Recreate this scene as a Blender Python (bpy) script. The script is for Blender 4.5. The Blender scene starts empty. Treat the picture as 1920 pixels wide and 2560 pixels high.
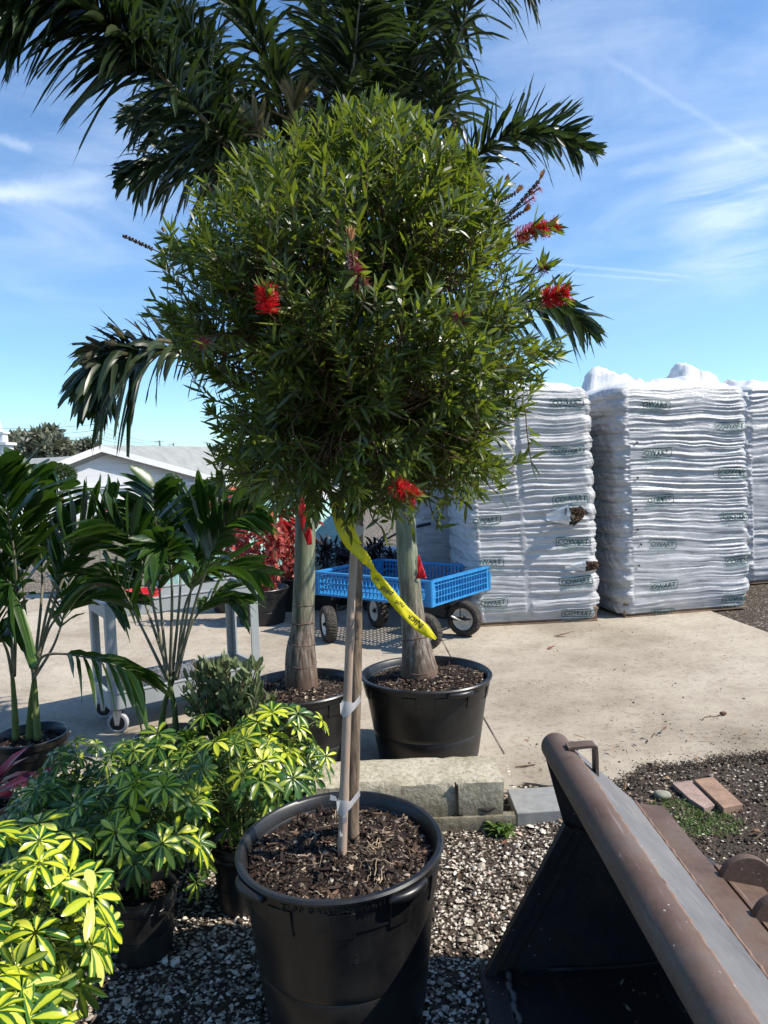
import bpy, bmesh, math, random
import numpy as np
from mathutils import Vector, Matrix

# ---------------------------------------------------------------- camera, world, sun, exposure
S = bpy.context.scene
COL = S.collection
F_PX = 1775.0; W_PX, H_PX = 1920.0, 2560.0
CAM_H = 1.56
PITCH = math.radians(3.5); ROLL = math.radians(2.0)
_f = Vector((0, math.cos(PITCH), -math.sin(PITCH)))
_r0 = Vector((1, 0, 0)); _u0 = Vector((0, math.sin(PITCH), math.cos(PITCH)))
_u = _u0 * math.cos(ROLL) + _r0 * math.sin(ROLL)
_r = _r0 * math.cos(ROLL) - _u0 * math.sin(ROLL)
CAMP = Vector((0, 0, CAM_H))
cd = bpy.data.cameras.new("camera"); cam = bpy.data.objects.new("camera", cd); COL.objects.link(cam)
cd.sensor_fit = 'VERTICAL'; cd.sensor_height = 36.0; cd.lens = 36.0 * F_PX / H_PX
cd.clip_start = 0.05; cd.clip_end = 3000
m3 = Matrix((_r, _u, -_f)).transposed(); mw = m3.to_4x4(); mw.translation = CAMP
cam.matrix_world = mw
S.camera = cam

SUN_AZ = math.radians(-10.0)      # measured from +X towards +Y
SUN_EL = math.radians(46.5)
sdir = Vector((math.cos(SUN_AZ) * math.cos(SUN_EL), math.sin(SUN_AZ) * math.cos(SUN_EL), math.sin(SUN_EL)))
sl = bpy.data.lights.new("sun", 'SUN'); so = bpy.data.objects.new("sun", sl); COL.objects.link(so)
sl.energy = 4.8; sl.angle = math.radians(0.5); sl.color = (1.0, 0.93, 0.82)
so.rotation_euler = sdir.to_track_quat('Z', 'Y').to_euler(); so.location = (4, 0, 8)

def raydir(px, py):
    return (_f + _r * ((px - 960) / F_PX) - _u * ((py - 1280) / F_PX))
def at(px, py, Y):
    d = raydir(px, py); return CAMP + d * (Y / d.y)
def atz(px, py, z=0.0):
    d = raydir(px, py); return CAMP + d * ((z - CAM_H) / d.z)
def proj(p):
    v = Vector(p) - CAMP; z = v.dot(_f)
    return 960 + F_PX * v.dot(_r) / z, 1280 - F_PX * v.dot(_u) / z

world = bpy.data.worlds.new("World"); S.world = world; world.use_nodes = True
def setup_world():
    nt = world.node_tree; N = nt.nodes; L = nt.links
    for n in list(N): N.remove(n)
    out = N.new('ShaderNodeOutputWorld'); bg = N.new('ShaderNodeBackground')
    sky = N.new('ShaderNodeTexSky'); sky.sky_type = 'NISHITA'; sky.sun_disc = False
    sky.sun_elevation = SUN_EL; sky.sun_rotation = math.pi / 2 - SUN_AZ
    sky.altitude = 10; sky.air_density = 1.0; sky.dust_density = 0.35; sky.ozone_density = 2.2
    bg.inputs[1].default_value = SKY_STRENGTH
    tc = N.new('ShaderNodeTexCoord')
    def math_(op, a, b=None, clamp=False):
        n = N.new('ShaderNodeMath'); n.operation = op; n.use_clamp = clamp
        for i, v in enumerate((a, b)):
            if v is None: continue
            if isinstance(v, (int, float)): n.inputs[i].default_value = v
            else: L.new(v, n.inputs[i])
        return n.outputs[0]
    def mr(v, a, b, c=0.0, d=1.0):
        n = N.new('ShaderNodeMapRange'); n.interpolation_type = 'SMOOTHSTEP'
        L.new(v, n.inputs[0])
        for i, x in enumerate((a, b, c, d)): n.inputs[i + 1].default_value = x
        return n.outputs[0]
    def noise(scale, detail, rough, dist, sc, rot=(0, 0, 0)):
        mp = N.new('ShaderNodeMapping'); mp.inputs['Scale'].default_value = sc; mp.inputs['Rotation'].default_value = rot
        L.new(tc.outputs['Generated'], mp.inputs[0])
        n = N.new('ShaderNodeTexNoise'); n.inputs['Scale'].default_value = scale; n.inputs['Detail'].default_value = detail
        n.inputs['Roughness'].default_value = rough; n.inputs['Distortion'].default_value = dist
        L.new(mp.outputs[0], n.inputs['Vector']); return n.outputs[0]
    # thin cirrus veils
    big = noise(1.6, 3, .5, .3, (1, 1, 1.4))
    fine = noise(2.6, 9, .62, 1.1, (1, 1.0, 5.5), (0, math.radians(16), 0))
    cir = math_('MULTIPLY', mr(fine, .46, .80), mr(big, .40, .62))
    sep = N.new('ShaderNodeSeparateXYZ'); L.new(tc.outputs['Generated'], sep.inputs[0])
    def dirn(px, py): return raydir(px, py).normalized()
    def patch(px, py, rad_px, amt):
        d = dirn(px, py); n = N.new('ShaderNodeVectorMath'); n.operation = 'DOT_PRODUCT'
        L.new(tc.outputs['Generated'], n.inputs[0]); n.inputs[1].default_value = d
        c = math.cos(math.atan(rad_px / F_PX)); return mr(n.outputs['Value'], c, 1.0, 0, amt)
    veil = noise(3.0, 8, .6, .8, (1, 1.2, 4.0), (0, math.radians(22), 0))
    v1 = math_('MULTIPLY', patch(1650, 230, 640, .32), mr(veil, .22, .85))
    v2 = math_('MULTIPLY', patch(120, 430, 420, .34), mr(veil, .35, .8))
    v3 = math_('MULTIPLY', patch(1860, 530, 190, .42), mr(fine, .40, .66))
    tot = math_('ADD', math_('MULTIPLY', cir, .05), math_('ADD', v1, math_('ADD', v2, v3)))
    puff = noise(40, 5, .6, .6, (1, 1, 1))
    def trail(a, b, w, amt, soft=.35):
        da, db = dirn(*a), dirn(*b); nrm = da.cross(db).normalized(); mid = (da + db).normalized()
        half = math.acos(max(-1, min(1, da.dot(mid))))
        n = N.new('ShaderNodeVectorMath'); n.operation = 'DOT_PRODUCT'; L.new(tc.outputs['Generated'], n.inputs[0]); n.inputs[1].default_value = nrm
        ad = math_('ABSOLUTE', math_('ADD', n.outputs['Value'], math_('MULTIPLY', math_('SUBTRACT', puff, .5), w * 1.2)))
        core = mr(ad, 0, w, 1, 0)
        n2 = N.new('ShaderNodeVectorMath'); n2.operation = 'DOT_PRODUCT'; L.new(tc.outputs['Generated'], n2.inputs[0]); n2.inputs[1].default_value = mid
        lim = mr(n2.outputs['Value'], math.cos(half), math.cos(half * (1 - soft)), 0, amt)
        return math_('MULTIPLY', core, lim)
    for a, b, w, amt in (((1480, 120), (1960, 420), .006, .09), ((1530, 440), (2000, 335), .012, .16),
                         ((1340, 655), (1760, 695), .003, .15), ((1380, 680), (1720, 705), .0025, .14),
                         ((-200, 505), (290, 445), .016, .20), ((-200, 470), (300, 505), .014, .18), ((-100, 320), (90, 375), .009, .22)):
        tot = math_('ADD', tot, trail(a, b, w, amt))
    tot = math_('MULTIPLY', tot, mr(sep.outputs[2], .0, .08))
    tot = math_('MINIMUM', tot, .72)
    mx = N.new('ShaderNodeMix'); mx.data_type = 'RGBA'
    L.new(tot, mx.inputs[0]); 
    gain = N.new('ShaderNodeMix'); gain.data_type = 'RGBA'; gain.blend_type = 'MULTIPLY'; gain.inputs[0].default_value = 1
    L.new(sky.outputs[0], gain.inputs[6]); gain.inputs[7].default_value = SKY_TINT
    L.new(gain.outputs[2], mx.inputs[6]); mx.inputs[7].default_value = CLOUD_COL
    L.new(mx.outputs[2], bg.inputs[0]); L.new(bg.outputs[0], out.inputs[0])
SKY_STRENGTH = 0.118
SKY_TINT = (.77, 1.0, 1.18, 1)
CLOUD_COL = (6.2, 7.0, 8.0, 1)
setup_world()
S.view_settings.view_transform = 'Standard'; S.view_settings.look = 'None'
S.view_settings.exposure = 0.60; S.view_settings.gamma = 1.0
S.cycles.max_bounces = 6; S.cycles.diffuse_bounces = 3; S.cycles.glossy_bounces = 3
S.cycles.transmission_bounces = 4; S.cycles.transparent_max_bounces = 6
S.cycles.use_denoising = True

# ---------------------------------------------------------------- numeric helpers
def rng(seed): return np.random.default_rng(seed)
_NT = rng(5).random((256, 256))
def vn(x, y, seed=0):
    """smooth value noise in -1..1"""
    x = np.asarray(x, float) + seed * 17.31; y = np.asarray(y, float) + seed * 9.73
    xi = np.floor(x).astype(int); yi = np.floor(y).astype(int); fx = x - xi; fy = y - yi
    fx = fx * fx * (3 - 2 * fx); fy = fy * fy * (3 - 2 * fy)
    g = lambda a, b: _NT[a % 256, b % 256]
    return 2 * ((g(xi, yi) * (1 - fx) + g(xi + 1, yi) * fx) * (1 - fy) + (g(xi, yi + 1) * (1 - fx) + g(xi + 1, yi + 1) * fx) * fy) - 1
def fbm(x, y, seed=0, o=4):
    s = 0; a = .5
    for i in range(o): s = s + a * vn(np.asarray(x) * 2 ** i, np.asarray(y) * 2 ** i, seed + i); a *= .5
    return s
def norm(v): return v / np.maximum(np.linalg.norm(v, axis=-1, keepdims=True), 1e-9)
def spline(pts, n):
    P = [Vector(p) for p in pts]; P = [P[0] * 2 - P[1]] + P + [P[-1] * 2 - P[-2]]
    out = []; k = len(P) - 3
    for i in range(n):
        t = i / (n - 1) * k; j = min(int(t), k - 1); u = t - j
        a, b, c, d = P[j:j + 4]
        out.append(.5 * ((2 * b) + (c - a) * u + (2 * a - 5 * b + 4 * c - d) * u * u + (3 * b - a - 3 * c + d) * u ** 3))
    return out

# ---------------------------------------------------------------- objects, tags
def tag(o, label=None, cat=None, group=None, kind=None):
    if label: o['label'] = label
    if cat: o['category'] = cat
    if group: o['group'] = group
    if kind: o['kind'] = kind
    return o
def empty(name, loc, label, cat, group=None, rz=0.0):
    o = bpy.data.objects.new(name, None); COL.objects.link(o); o.location = loc; o.rotation_euler = (0, 0, rz)
    o.empty_display_size = .05
    return tag(o, label, cat, group)
def link(name, me, mats, parent=None, smooth=False, org=None, bevel=0):
    """parts are modelled in world space; org = the thing's base, subtracted so they sit in its frame"""
    for m in (mats if isinstance(mats, (list, tuple)) else [mats]): me.materials.append(m)
    if smooth: me.polygons.foreach_set('use_smooth', [True] * len(me.polygons))
    o = bpy.data.objects.new(name, me); COL.objects.link(o)
    if parent is not None:
        o.parent = parent
        if org is None:
            rt = parent
            while rt.parent: rt = rt.parent
            org = rt.location.copy()
    if org is not None: me.transform(Matrix.Translation(-Vector(org)))
    if parent is None and org is not None: o.location = org
    if bevel:
        b = o.modifiers.new('bevel', 'BEVEL'); b.width = bevel; b.segments = 2; b.limit_method = 'ANGLE'
    return o
def np_mesh(name, V, Q, UV=None):
    V = np.asarray(V, np.float32); Q = np.asarray(Q, np.int32)
    me = bpy.data.meshes.new(name); nq = len(Q); k = Q.shape[1]
    me.vertices.add(len(V)); me.vertices.foreach_set('co', V.ravel())
    me.loops.add(nq * k); me.loops.foreach_set('vertex_index', Q.ravel())
    me.polygons.add(nq); me.polygons.foreach_set('loop_start', np.arange(nq, dtype=np.int32) * k)
    try: me.polygons.foreach_set('loop_total', np.full(nq, k, np.int32))
    except Exception: pass
    me.update(calc_edges=True)
    if UV is not None:
        u = me.uv_layers.new(name='uv'); u.data.foreach_set('uv', np.asarray(UV, np.float32)[Q.ravel()].ravel())
    me.validate(); return me

LENS = [(0, .12), (.18, .75), (.42, 1.0), (.72, .72), (1, .06)]
class Ribs:
    """many thin leaves in one mesh"""
    def __init__(s): s.V = []; s.Q = []; s.U = []; s.n = 0
    def add(s, P, D, N, L, W, prof=LENS, curl=0., grav=0., fold=0., nc=1, jag=0., r=None, wav=0.):
        P = np.atleast_2d(np.asarray(P, float)); n = len(P)
        if n == 0: return
        D = norm(np.broadcast_to(np.asarray(D, float), (n, 3))); N = np.broadcast_to(np.asarray(N, float), (n, 3))
        side = norm(np.cross(D, N)); N = norm(np.cross(side, D))
        bc = lambda x: np.broadcast_to(np.asarray(x, float), (n,))
        L, W, curl, grav, fold = map(bc, (L, W, curl, grav, fold))
        R = len(prof); C = nc + 1; V = np.zeros((n, R, C, 3)); U = np.zeros((n, R, C, 2))
        ss = np.linspace(-.5, .5, C)
        for i, (t, w) in enumerate(prof):
            c = P + D * (L * t)[:, None] + N * (curl * L * t * t)[:, None]
            c = c - np.array([0, 0, 1.0]) * (grav * L * t * t)[:, None]
            for j, sx in enumerate(ss):
                p = c + side * (W * w * sx)[:, None] + N * (fold * W * w * abs(sx))[:, None]
                if wav and r is not None: p = p + N * (W * wav * (r.random(n) - .5))[:, None]
                if jag and i == R - 1:
                    rr = (r if r is not None else rng(1)).random(n) * ((j % 2) * 1.2 + .2) - .5
                    tl = norm(D + N * (2 * curl)[:, None] - np.array([0, 0, 1.0]) * (2 * grav)[:, None]); p = p + tl * (L * jag * rr)[:, None]
                V[:, i, j] = p; U[:, i, j] = (sx + .5, t)
        q = []
        for i in range(R - 1):
            for j in range(nc):
                a = i * C + j; q.append((a, a + 1, a + C + 1, a + C))
        q = np.array(q)[None] + (np.arange(n) * R * C)[:, None, None] + s.n
        s.V.append(V.reshape(-1, 3)); s.U.append(U.reshape(-1, 2)); s.Q.append(q.reshape(-1, 4)); s.n += n * R * C
    def build(s, name, mats, parent=None, org=None, smooth=True):
        me = np_mesh(name, np.concatenate(s.V), np.concatenate(s.Q), np.concatenate(s.U))
        return link(name, me, mats, parent, smooth, org)

class MB:
    def __init__(s): s.v = []; s.f = []; s.m = []; s.uv = {}
    def add(s, vs, fs, mi=0, uvs=None):
        b = len(s.v); s.v += [tuple(v) for v in vs]
        for f in fs: s.f.append(tuple(b + i for i in f)); s.m.append(mi)
        if uvs:
            for i, u in enumerate(uvs): s.uv[b + i] = u
        return s
    def box(s, c, sz, R=None, mi=0, taper=1.0):
        c = Vector(c); hx, hy, hz = sz[0] / 2, sz[1] / 2, sz[2] / 2
        vs = []
        for z in (-1, 1):
            k = taper if z > 0 else 1
            for x, y in ((-1, -1), (1, -1), (1, 1), (-1, 1)):
                p = Vector((x * hx * k, y * hy * k, z * hz)); vs.append(c + (R @ p if R else p))
        return s.add(vs, [(3, 2, 1, 0), (4, 5, 6, 7), (0, 1, 5, 4), (1, 2, 6, 5), (2, 3, 7, 6), (3, 0, 4, 7)], mi)
    def hexa(s, p, mi=0):
        return s.add(p, [(3, 2, 1, 0), (4, 5, 6, 7), (0, 1, 5, 4), (1, 2, 6, 5), (2, 3, 7, 6), (3, 0, 4, 7)], mi)
    def bar(s, a, b, w, h, up=(0, 0, 1), mi=0):
        a = Vector(a); b = Vector(b); d = (b - a); L = d.length; d.normalize(); up = Vector(up)
        x = d.cross(up)
        if x.length < 1e-4: x = d.cross(Vector((1, 0, 0)))
        x.normalize(); z = x.cross(d)
        R = Matrix((x, d, z)).transposed()
        return s.box((a + b) / 2, (w, L, h), R, mi)
    def tube(s, pts, r, n=8, mi=0, cap=True, rad=None):
        pts = [Vector(p) for p in pts]; m = len(pts)
        rs = [r] * m if isinstance(r, (int, float)) else list(r)
        prev = None; vs = []; uvs = []; acc = 0
        for i, p in enumerate(pts):
            t = (pts[min(i + 1, m - 1)] - pts[max(i - 1, 0)]).normalized()
            if i: acc += (p - pts[i - 1]).length
            if prev is None:
                x = t.cross(Vector((0, 0, 1)));
                if x.length < .1: x = t.cross(Vector((0, 1, 0)))
            else: x = prev - t * prev.dot(t)
            x.normalize(); prev = x; y = t.cross(x)
            for j in range(n):
                a = 2 * math.pi * j / n; k = rs[i] * (rad(i, a) if rad else 1)
                vs.append(p + (x * math.cos(a) + y * math.sin(a)) * k); uvs.append((j / n, acc))
        fs = [(i * n + j, i * n + (j + 1) % n, (i + 1) * n + (j + 1) % n, (i + 1) * n + j) for i in range(m - 1) for j in range(n)]
        if cap: fs += [tuple(range(n))[::-1], tuple((m - 1) * n + j for j in range(n))]
        return s.add(vs, fs, mi, uvs)
    def lathe(s, prof, c=(0, 0, 0), n=48, mi=0, rf=None, zf=None, axis=None):
        c = Vector(c); vs = []; uvs = []
        for r, z in prof:
            for j in range(n):
                a = 2 * math.pi * j / n; k = r * (rf(a, z) if rf else 1)
                p = Vector((k * math.cos(a), k * math.sin(a), z + (zf(a, z) if zf else 0)))
                if axis: p = axis @ p
                vs.append(c + p); uvs.append((j / n, z))
        m = len(prof)
        fs = [(i * n + j, i * n + (j + 1) % n, (i + 1) * n + (j + 1) % n, (i + 1) * n + j) for i in range(m - 1) for j in range(n)]
        return s.add(vs, fs, mi, uvs)
    def prism(s, poly, d, mi=0):
        n = len(poly); d = Vector(d); P = [Vector(p) for p in poly]
        vs = P + [p + d for p in P]
        fs = [tuple(range(n))[::-1], tuple(n + i for i in range(n))] + [(i, (i + 1) % n, n + (i + 1) % n, n + i) for i in range(n)]
        return s.add(vs, fs, mi)
    def build(s, name, mats, parent=None, org=None, smooth=False, bevel=0, ang=None):
        me = bpy.data.meshes.new(name); me.from_pydata(s.v, [], s.f)
        if s.uv:
            u = me.uv_layers.new(name='uv'); li = 0
            for p in me.polygons:
                for l in p.loop_indices: u.data[l].uv = s.uv.get(me.loops[l].vertex_index, (0, 0))
        bm = bmesh.new(); bm.from_mesh(me); bmesh.ops.recalc_face_normals(bm, faces=bm.faces); bm.to_mesh(me); bm.free()
        for p, mi in zip(me.polygons, s.m): p.material_index = mi
        o = link(name, me, mats, parent, smooth, org, bevel)
        if smooth and ang: 
            try: me.set_sharp_from_angle(angle=math.radians(ang))
            except Exception: pass
        return o

def text_geo(txt, size=1.0, extrude=0.0, offset=0.0, shear=0.0, spacing=1.0):
    c = bpy.data.curves.new('lettering', 'FONT'); c.body = txt; c.size = size; c.extrude = extrude; c.offset = offset
    c.shear = shear; c.space_character = spacing; c.resolution_u = 3
    o = bpy.data.objects.new('lettering', c); COL.objects.link(o)
    dg = bpy.context.evaluated_depsgraph_get(); dg.update()
    me = bpy.data.meshes.new_from_object(o.evaluated_get(dg))
    bm = bmesh.new(); bm.from_mesh(me); bmesh.ops.triangulate(bm, faces=bm.faces)
    vs = [v.co.copy() for v in bm.verts]; bm.verts.index_update()
    fs = [tuple(v.index for v in f.verts) for f in bm.faces]; bm.free()
    bpy.data.objects.remove(o); bpy.data.curves.remove(c); bpy.data.meshes.remove(me)
    return vs, fs

# ---------------------------------------------------------------- materials
class M:
    def __init__(s, name):
        s.m = bpy.data.materials.new(name); s.m.use_nodes = True; s.nt = s.m.node_tree; s.N = s.nt.nodes; s.L = s.nt.links
        s.b = s.N['Principled BSDF']; s.out = s.N['Material Output']
    def n(s, t, **k):
        n = s.N.new(t)
        for a, v in k.items(): setattr(n, a, v)
        return n
    def co(s, kind='Object', sc=(1, 1, 1), rot=(0, 0, 0)):
        t = s.n('ShaderNodeTexCoord'); mp = s.n('ShaderNodeMapping'); mp.inputs['Scale'].default_value = sc; mp.inputs['Rotation'].default_value = rot
        s.L.new(t.outputs[kind], mp.inputs[0]); return mp.outputs[0]
    def noise(s, scale, detail=4, rough=.55, co=None, dist=0):
        n = s.n('ShaderNodeTexNoise'); n.inputs['Scale'].default_value = scale; n.inputs['Detail'].default_value = detail
        n.inputs['Roughness'].default_value = rough; n.inputs['Distortion'].default_value = dist
        s.L.new(co if co else s.co(), n.inputs['Vector']); return n.outputs[0]
    def vor(s, scale, feature='F1', co=None, out='Distance', rnd=1.0):
        n = s.n('ShaderNodeTexVoronoi', feature=feature); n.inputs['Scale'].default_value = scale; n.inputs['Randomness'].default_value = rnd
        s.L.new(co if co else s.co(), n.inputs['Vector']); return n.outputs[out]
    def ramp(s, fac, stops, mode='LINEAR'):
        n = s.n('ShaderNodeValToRGB'); n.color_ramp.interpolation = mode; e = n.color_ramp.elements
        while len(e) < len(stops): e.new(.5)
        for i, (p, c) in enumerate(stops): e[i].position = p; e[i].color = (c if len(c) == 4 else (*c, 1)) if not isinstance(c, (int, float)) else (c, c, c, 1)
        s.L.new(fac, n.inputs[0]); return n.outputs[0]
    def mix(s, fac, a, b, mode='MIX'):
        n = s.n('ShaderNodeMix', data_type='RGBA', blend_type=mode)
        for i, v in ((0, fac), (6, a), (7, b)):
            if isinstance(v, (int, float)): n.inputs[i].default_value = v if i == 0 else (v, v, v, 1)
            elif isinstance(v, tuple): n.inputs[i].default_value = v if len(v) == 4 else (*v, 1)
            else: s.L.new(v, n.inputs[i])
        return n.outputs[2]
    def math(s, op, a, b=0.0, clamp=False):
        n = s.n('ShaderNodeMath', operation=op, use_clamp=clamp)
        for i, v in ((0, a), (1, b)):
            if isinstance(v, (int, float)): n.inputs[i].default_value = v
            else: s.L.new(v, n.inputs[i])
        return n.outputs[0]
    def island(s):
        return s.n('ShaderNodeNewGeometry').outputs['Random Per Island']
    def color(s, c):
        if isinstance(c, tuple): s.b.inputs['Base Color'].default_value = c if len(c) == 4 else (*c, 1)
        else: s.L.new(c, s.b.inputs['Base Color'])
        return s
    def rough(s, r):
        if isinstance(r, (int, float)): s.b.inputs['Roughness'].default_value = r
        else: s.L.new(r, s.b.inputs['Roughness'])
        return s
    def bump(s, h, strength=.5, dist=.01):
        n = s.n('ShaderNodeBump'); n.inputs['Strength'].default_value = strength; n.inputs['Distance'].default_value = dist
        s.L.new(h, n.inputs['Height'])
        prev = s.b.inputs['Normal']
        if prev.is_linked: s.L.new(prev.links[0].from_socket, n.inputs['Normal'])
        s.L.new(n.outputs[0], prev); return s
    def transl(s, fac, col):
        t = s.n('ShaderNodeBsdfTranslucent'); mx = s.n('ShaderNodeMixShader'); mx.inputs[0].default_value = fac
        if isinstance(col, tuple): t.inputs[0].default_value = (*col, 1)
        else: s.L.new(col, t.inputs[0])
        s.L.new(s.b.outputs[0], mx.inputs[1]); s.L.new(t.outputs[0], mx.inputs[2]); s.L.new(mx.outputs[0], s.out.inputs[0]); return s
    def metal(s, v): s.b.inputs['Metallic'].default_value = v; return s
    def spec(s, v): s.b.inputs['Specular IOR Level'].default_value = v; return s

def simple(name, col, rough=.6, var=.25, scale=8, bump=.15, metal=0, bd=.004):
    m = M(name); c2 = tuple(min(1, x * (1 + var)) for x in col); c1 = tuple(x * (1 - var) for x in col)
    nz = m.noise(scale, 6, .6); m.color(m.ramp(nz, [(.3, c1), (.7, c2)])).rough(m.math('ADD', m.math('MULTIPLY', nz, .2), rough - .1)).metal(metal)
    if bump: m.bump(m.noise(scale * 6, 5, .6), bump, bd)
    return m.m
def leafmat(name, stops, tcol, tf=.3, rough=.38, spec=.5, vein=True):
    m = M(name); isl = m.island(); base = m.ramp(isl, stops)
    nz = m.noise(30, 3, .5); col = m.mix(.35, base, m.ramp(nz, [(.3, .45), (.75, 1.0)]), 'MULTIPLY')
    if vein:
        uv = m.n('ShaderNodeUVMap'); sp = m.n('ShaderNodeSeparateXYZ'); m.L.new(uv.outputs[0], sp.inputs[0])
        d = m.math('ABSOLUTE', m.math('SUBTRACT', sp.outputs[0], .5))
        col = m.mix(m.ramp(d, [(.0, .35), (.07, 0.0)]), col, tuple(min(1, c * 2.2) for c in stops[-1][1][:3]))
    m.color(col).rough(rough).spec(spec); tc = m.mix(.5, col, tcol); m.transl(tf, tc); return m.m

MAT = {}
MAT['leaf_bottle'] = leafmat('bottlebrush_leaf', [(0, (.014, .028, .009)), (.45, (.030, .058, .012)), (.76, (.080, .125, .020)), (1, (.20, .23, .035))], (.44, .56, .03), .32, .40, .6)
MAT['leaf_palm'] = leafmat('palm_leaflet', [(0, (.011, .022, .010)), (.6, (.021, .038, .014)), (1, (.050, .070, .026))], (.10, .18, .02), .20, .36, .5)
MAT['leaf_palm_dead'] = leafmat('dry_palm_leaflet', [(0, (.03, .022, .014)), (.55, (.028, .040, .014)), (1, (.10, .075, .035))], (.16, .12, .04), .15, .6, .3)
MAT['leaf_palm_tan'] = leafmat('tan_palm_leaflet', [(0, (.10, .10, .03)), (.5, (.22, .18, .09)), (1, (.36, .31, .20))], (.35, .30, .08), .25, .6, .3)
MAT['leaf_small_palm'] = leafmat('small_palm_leaflet', [(0, (.016, .045, .008)), (.6, (.030, .072, .012)), (1, (.07, .13, .018))], (.14, .30, .02), .25, .33, .5)
MAT['leaf_olive'] = leafmat('olive_leaf', [(0, (.085, .12, .05)), (.6, (.15, .19, .085)), (1, (.24, .27, .14))], (.2, .28, .06), .18, .5, .4)
MAT['leaf_red'] = leafmat('copper_leaf', [(0, (.16, .010, .014)), (.4, (.36, .03, .035)), (.75, (.55, .09, .08)), (1, (.62, .24, .10))], (.55, .04, .03), .3, .45, .4)
MAT['leaf_dark'] = leafmat('dark_bromeliad_leaf', [(0, (.012, .012, .014)), (.6, (.030, .026, .028)), (1, (.075, .06, .055))], (.05, .03, .03), .1, .4, .5)
MAT['leaf_purple'] = leafmat('purple_leaf', [(0, (.055, .008, .020)), (1, (.11, .015, .035))], (.3, .02, .06), .2, .4, .5)
MAT['leaf_far'] = leafmat('far_tree_leaf', [(0, (.12, .135, .09)), (.6, (.19, .20, .14)), (1, (.28, .27, .21))], (.2, .22, .1), .2, .6, .3, vein=False)
MAT['leaf_topiary'] = leafmat('topiary_leaf', [(0, (.03, .06, .02)), (.6, (.06, .10, .03)), (1, (.12, .16, .06))], (.15, .25, .05), .2, .5, .3, vein=False)
MAT['grass'] = leafmat('weed_leaf', [(0, (.04, .09, .012)), (.6, (.08, .15, .025)), (1, (.18, .24, .07))], (.2, .35, .03), .3, .5, .3, vein=False)
def _varieg():
    m = M('variegated_leaf'); uv = m.n('ShaderNodeUVMap'); sp = m.n('ShaderNodeSeparateXYZ'); m.L.new(uv.outputs[0], sp.inputs[0])
    isl = m.island(); d = m.math('ABSOLUTE', m.math('SUBTRACT', sp.outputs[0], .5))
    nz = m.noise(38, 4, .6); isl2 = m.math('FRACT', m.math('MULTIPLY', isl, 7.31))
    edge = m.math('ADD', m.math('ADD', d, m.math('MULTIPLY', m.math('SUBTRACT', nz, .5), .22)), m.math('MULTIPLY', m.math('SUBTRACT', isl2, .62), .42))
    mask = m.ramp(edge, [(.20, 1.0), (.27, 0.0)])
    green = m.ramp(isl, [(0, (.022, .085, .014)), (.6, (.04, .13, .02)), (1, (.09, .20, .03))])
    yel = m.ramp(isl, [(0, (.44, .50, .03)), (.6, (.60, .62, .04)), (1, (.66, .66, .17))])
    col = m.mix(mask, green, yel); col = m.mix(m.ramp(d, [(0, .4), (.045, 0.0)]), col, (.45, .55, .08))
    m.color(col).rough(.24).spec(.5); m.transl(.28, m.mix(.4, col, (.35, .5, .02))); m.bump(m.noise(60, 2, .5), .1, .002); return m.m
MAT['varieg'] = _varieg()

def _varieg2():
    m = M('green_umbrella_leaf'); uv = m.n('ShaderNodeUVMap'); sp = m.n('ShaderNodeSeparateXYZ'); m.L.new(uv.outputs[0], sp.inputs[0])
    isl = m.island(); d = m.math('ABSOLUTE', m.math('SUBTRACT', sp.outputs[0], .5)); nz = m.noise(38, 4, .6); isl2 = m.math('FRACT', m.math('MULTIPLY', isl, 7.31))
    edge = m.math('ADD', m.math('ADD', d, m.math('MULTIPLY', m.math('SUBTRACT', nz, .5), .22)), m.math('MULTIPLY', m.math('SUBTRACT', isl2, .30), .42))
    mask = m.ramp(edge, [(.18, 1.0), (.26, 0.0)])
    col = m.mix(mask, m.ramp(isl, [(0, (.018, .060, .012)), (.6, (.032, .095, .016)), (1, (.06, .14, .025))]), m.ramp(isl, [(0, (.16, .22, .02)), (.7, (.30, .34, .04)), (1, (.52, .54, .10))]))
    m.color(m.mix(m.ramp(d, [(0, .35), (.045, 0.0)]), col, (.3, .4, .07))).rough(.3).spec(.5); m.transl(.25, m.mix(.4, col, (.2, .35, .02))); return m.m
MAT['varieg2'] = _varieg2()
def _plastic():
    m = M('black_nursery_plastic'); n1 = m.noise(3.5, 5, .6); n2 = m.noise(14, 6, .65, m.co('Object', (3, 3, .35)))
    dust = m.mix(m.ramp(n1, [(.40, 0.0), (.70, .8)]), (.006, .006, .007), (.028, .026, .023))
    m.color(m.mix(m.ramp(n2, [(.52, 0.0), (.8, .35)]), dust, (.042, .040, .037))).rough(m.ramp(n1, [(.3, .30), (.7, .48)])).spec(.5)
    m.bump(m.noise(7, 3, .5), .25, .006).bump(n2, .12, .002); return m.m
MAT['plastic'] = _plastic()
def _soil():
    m = M('potting_soil'); n1 = m.noise(9, 8, .7); v = m.vor(75, out='Color'); sp = m.n('ShaderNodeSeparateColor'); m.L.new(v, sp.inputs[0])
    base = m.ramp(n1, [(.3, (.010, .007, .006)), (.7, (.040, .026, .019))])
    c = m.mix(m.ramp(sp.outputs[0], [(.86, 0.0), (.9, 1.0)]), base, (.13, .085, .055))
    c = m.mix(m.ramp(sp.outputs[1], [(.955, 0.0), (.97, 1.0)]), c, (.42, .38, .30))
    m.color(c).rough(.95).spec(.2).bump(m.vor(60), .9, .012).bump(n1, .8, .02); return m.m
MAT['soil'] = _soil()
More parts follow.
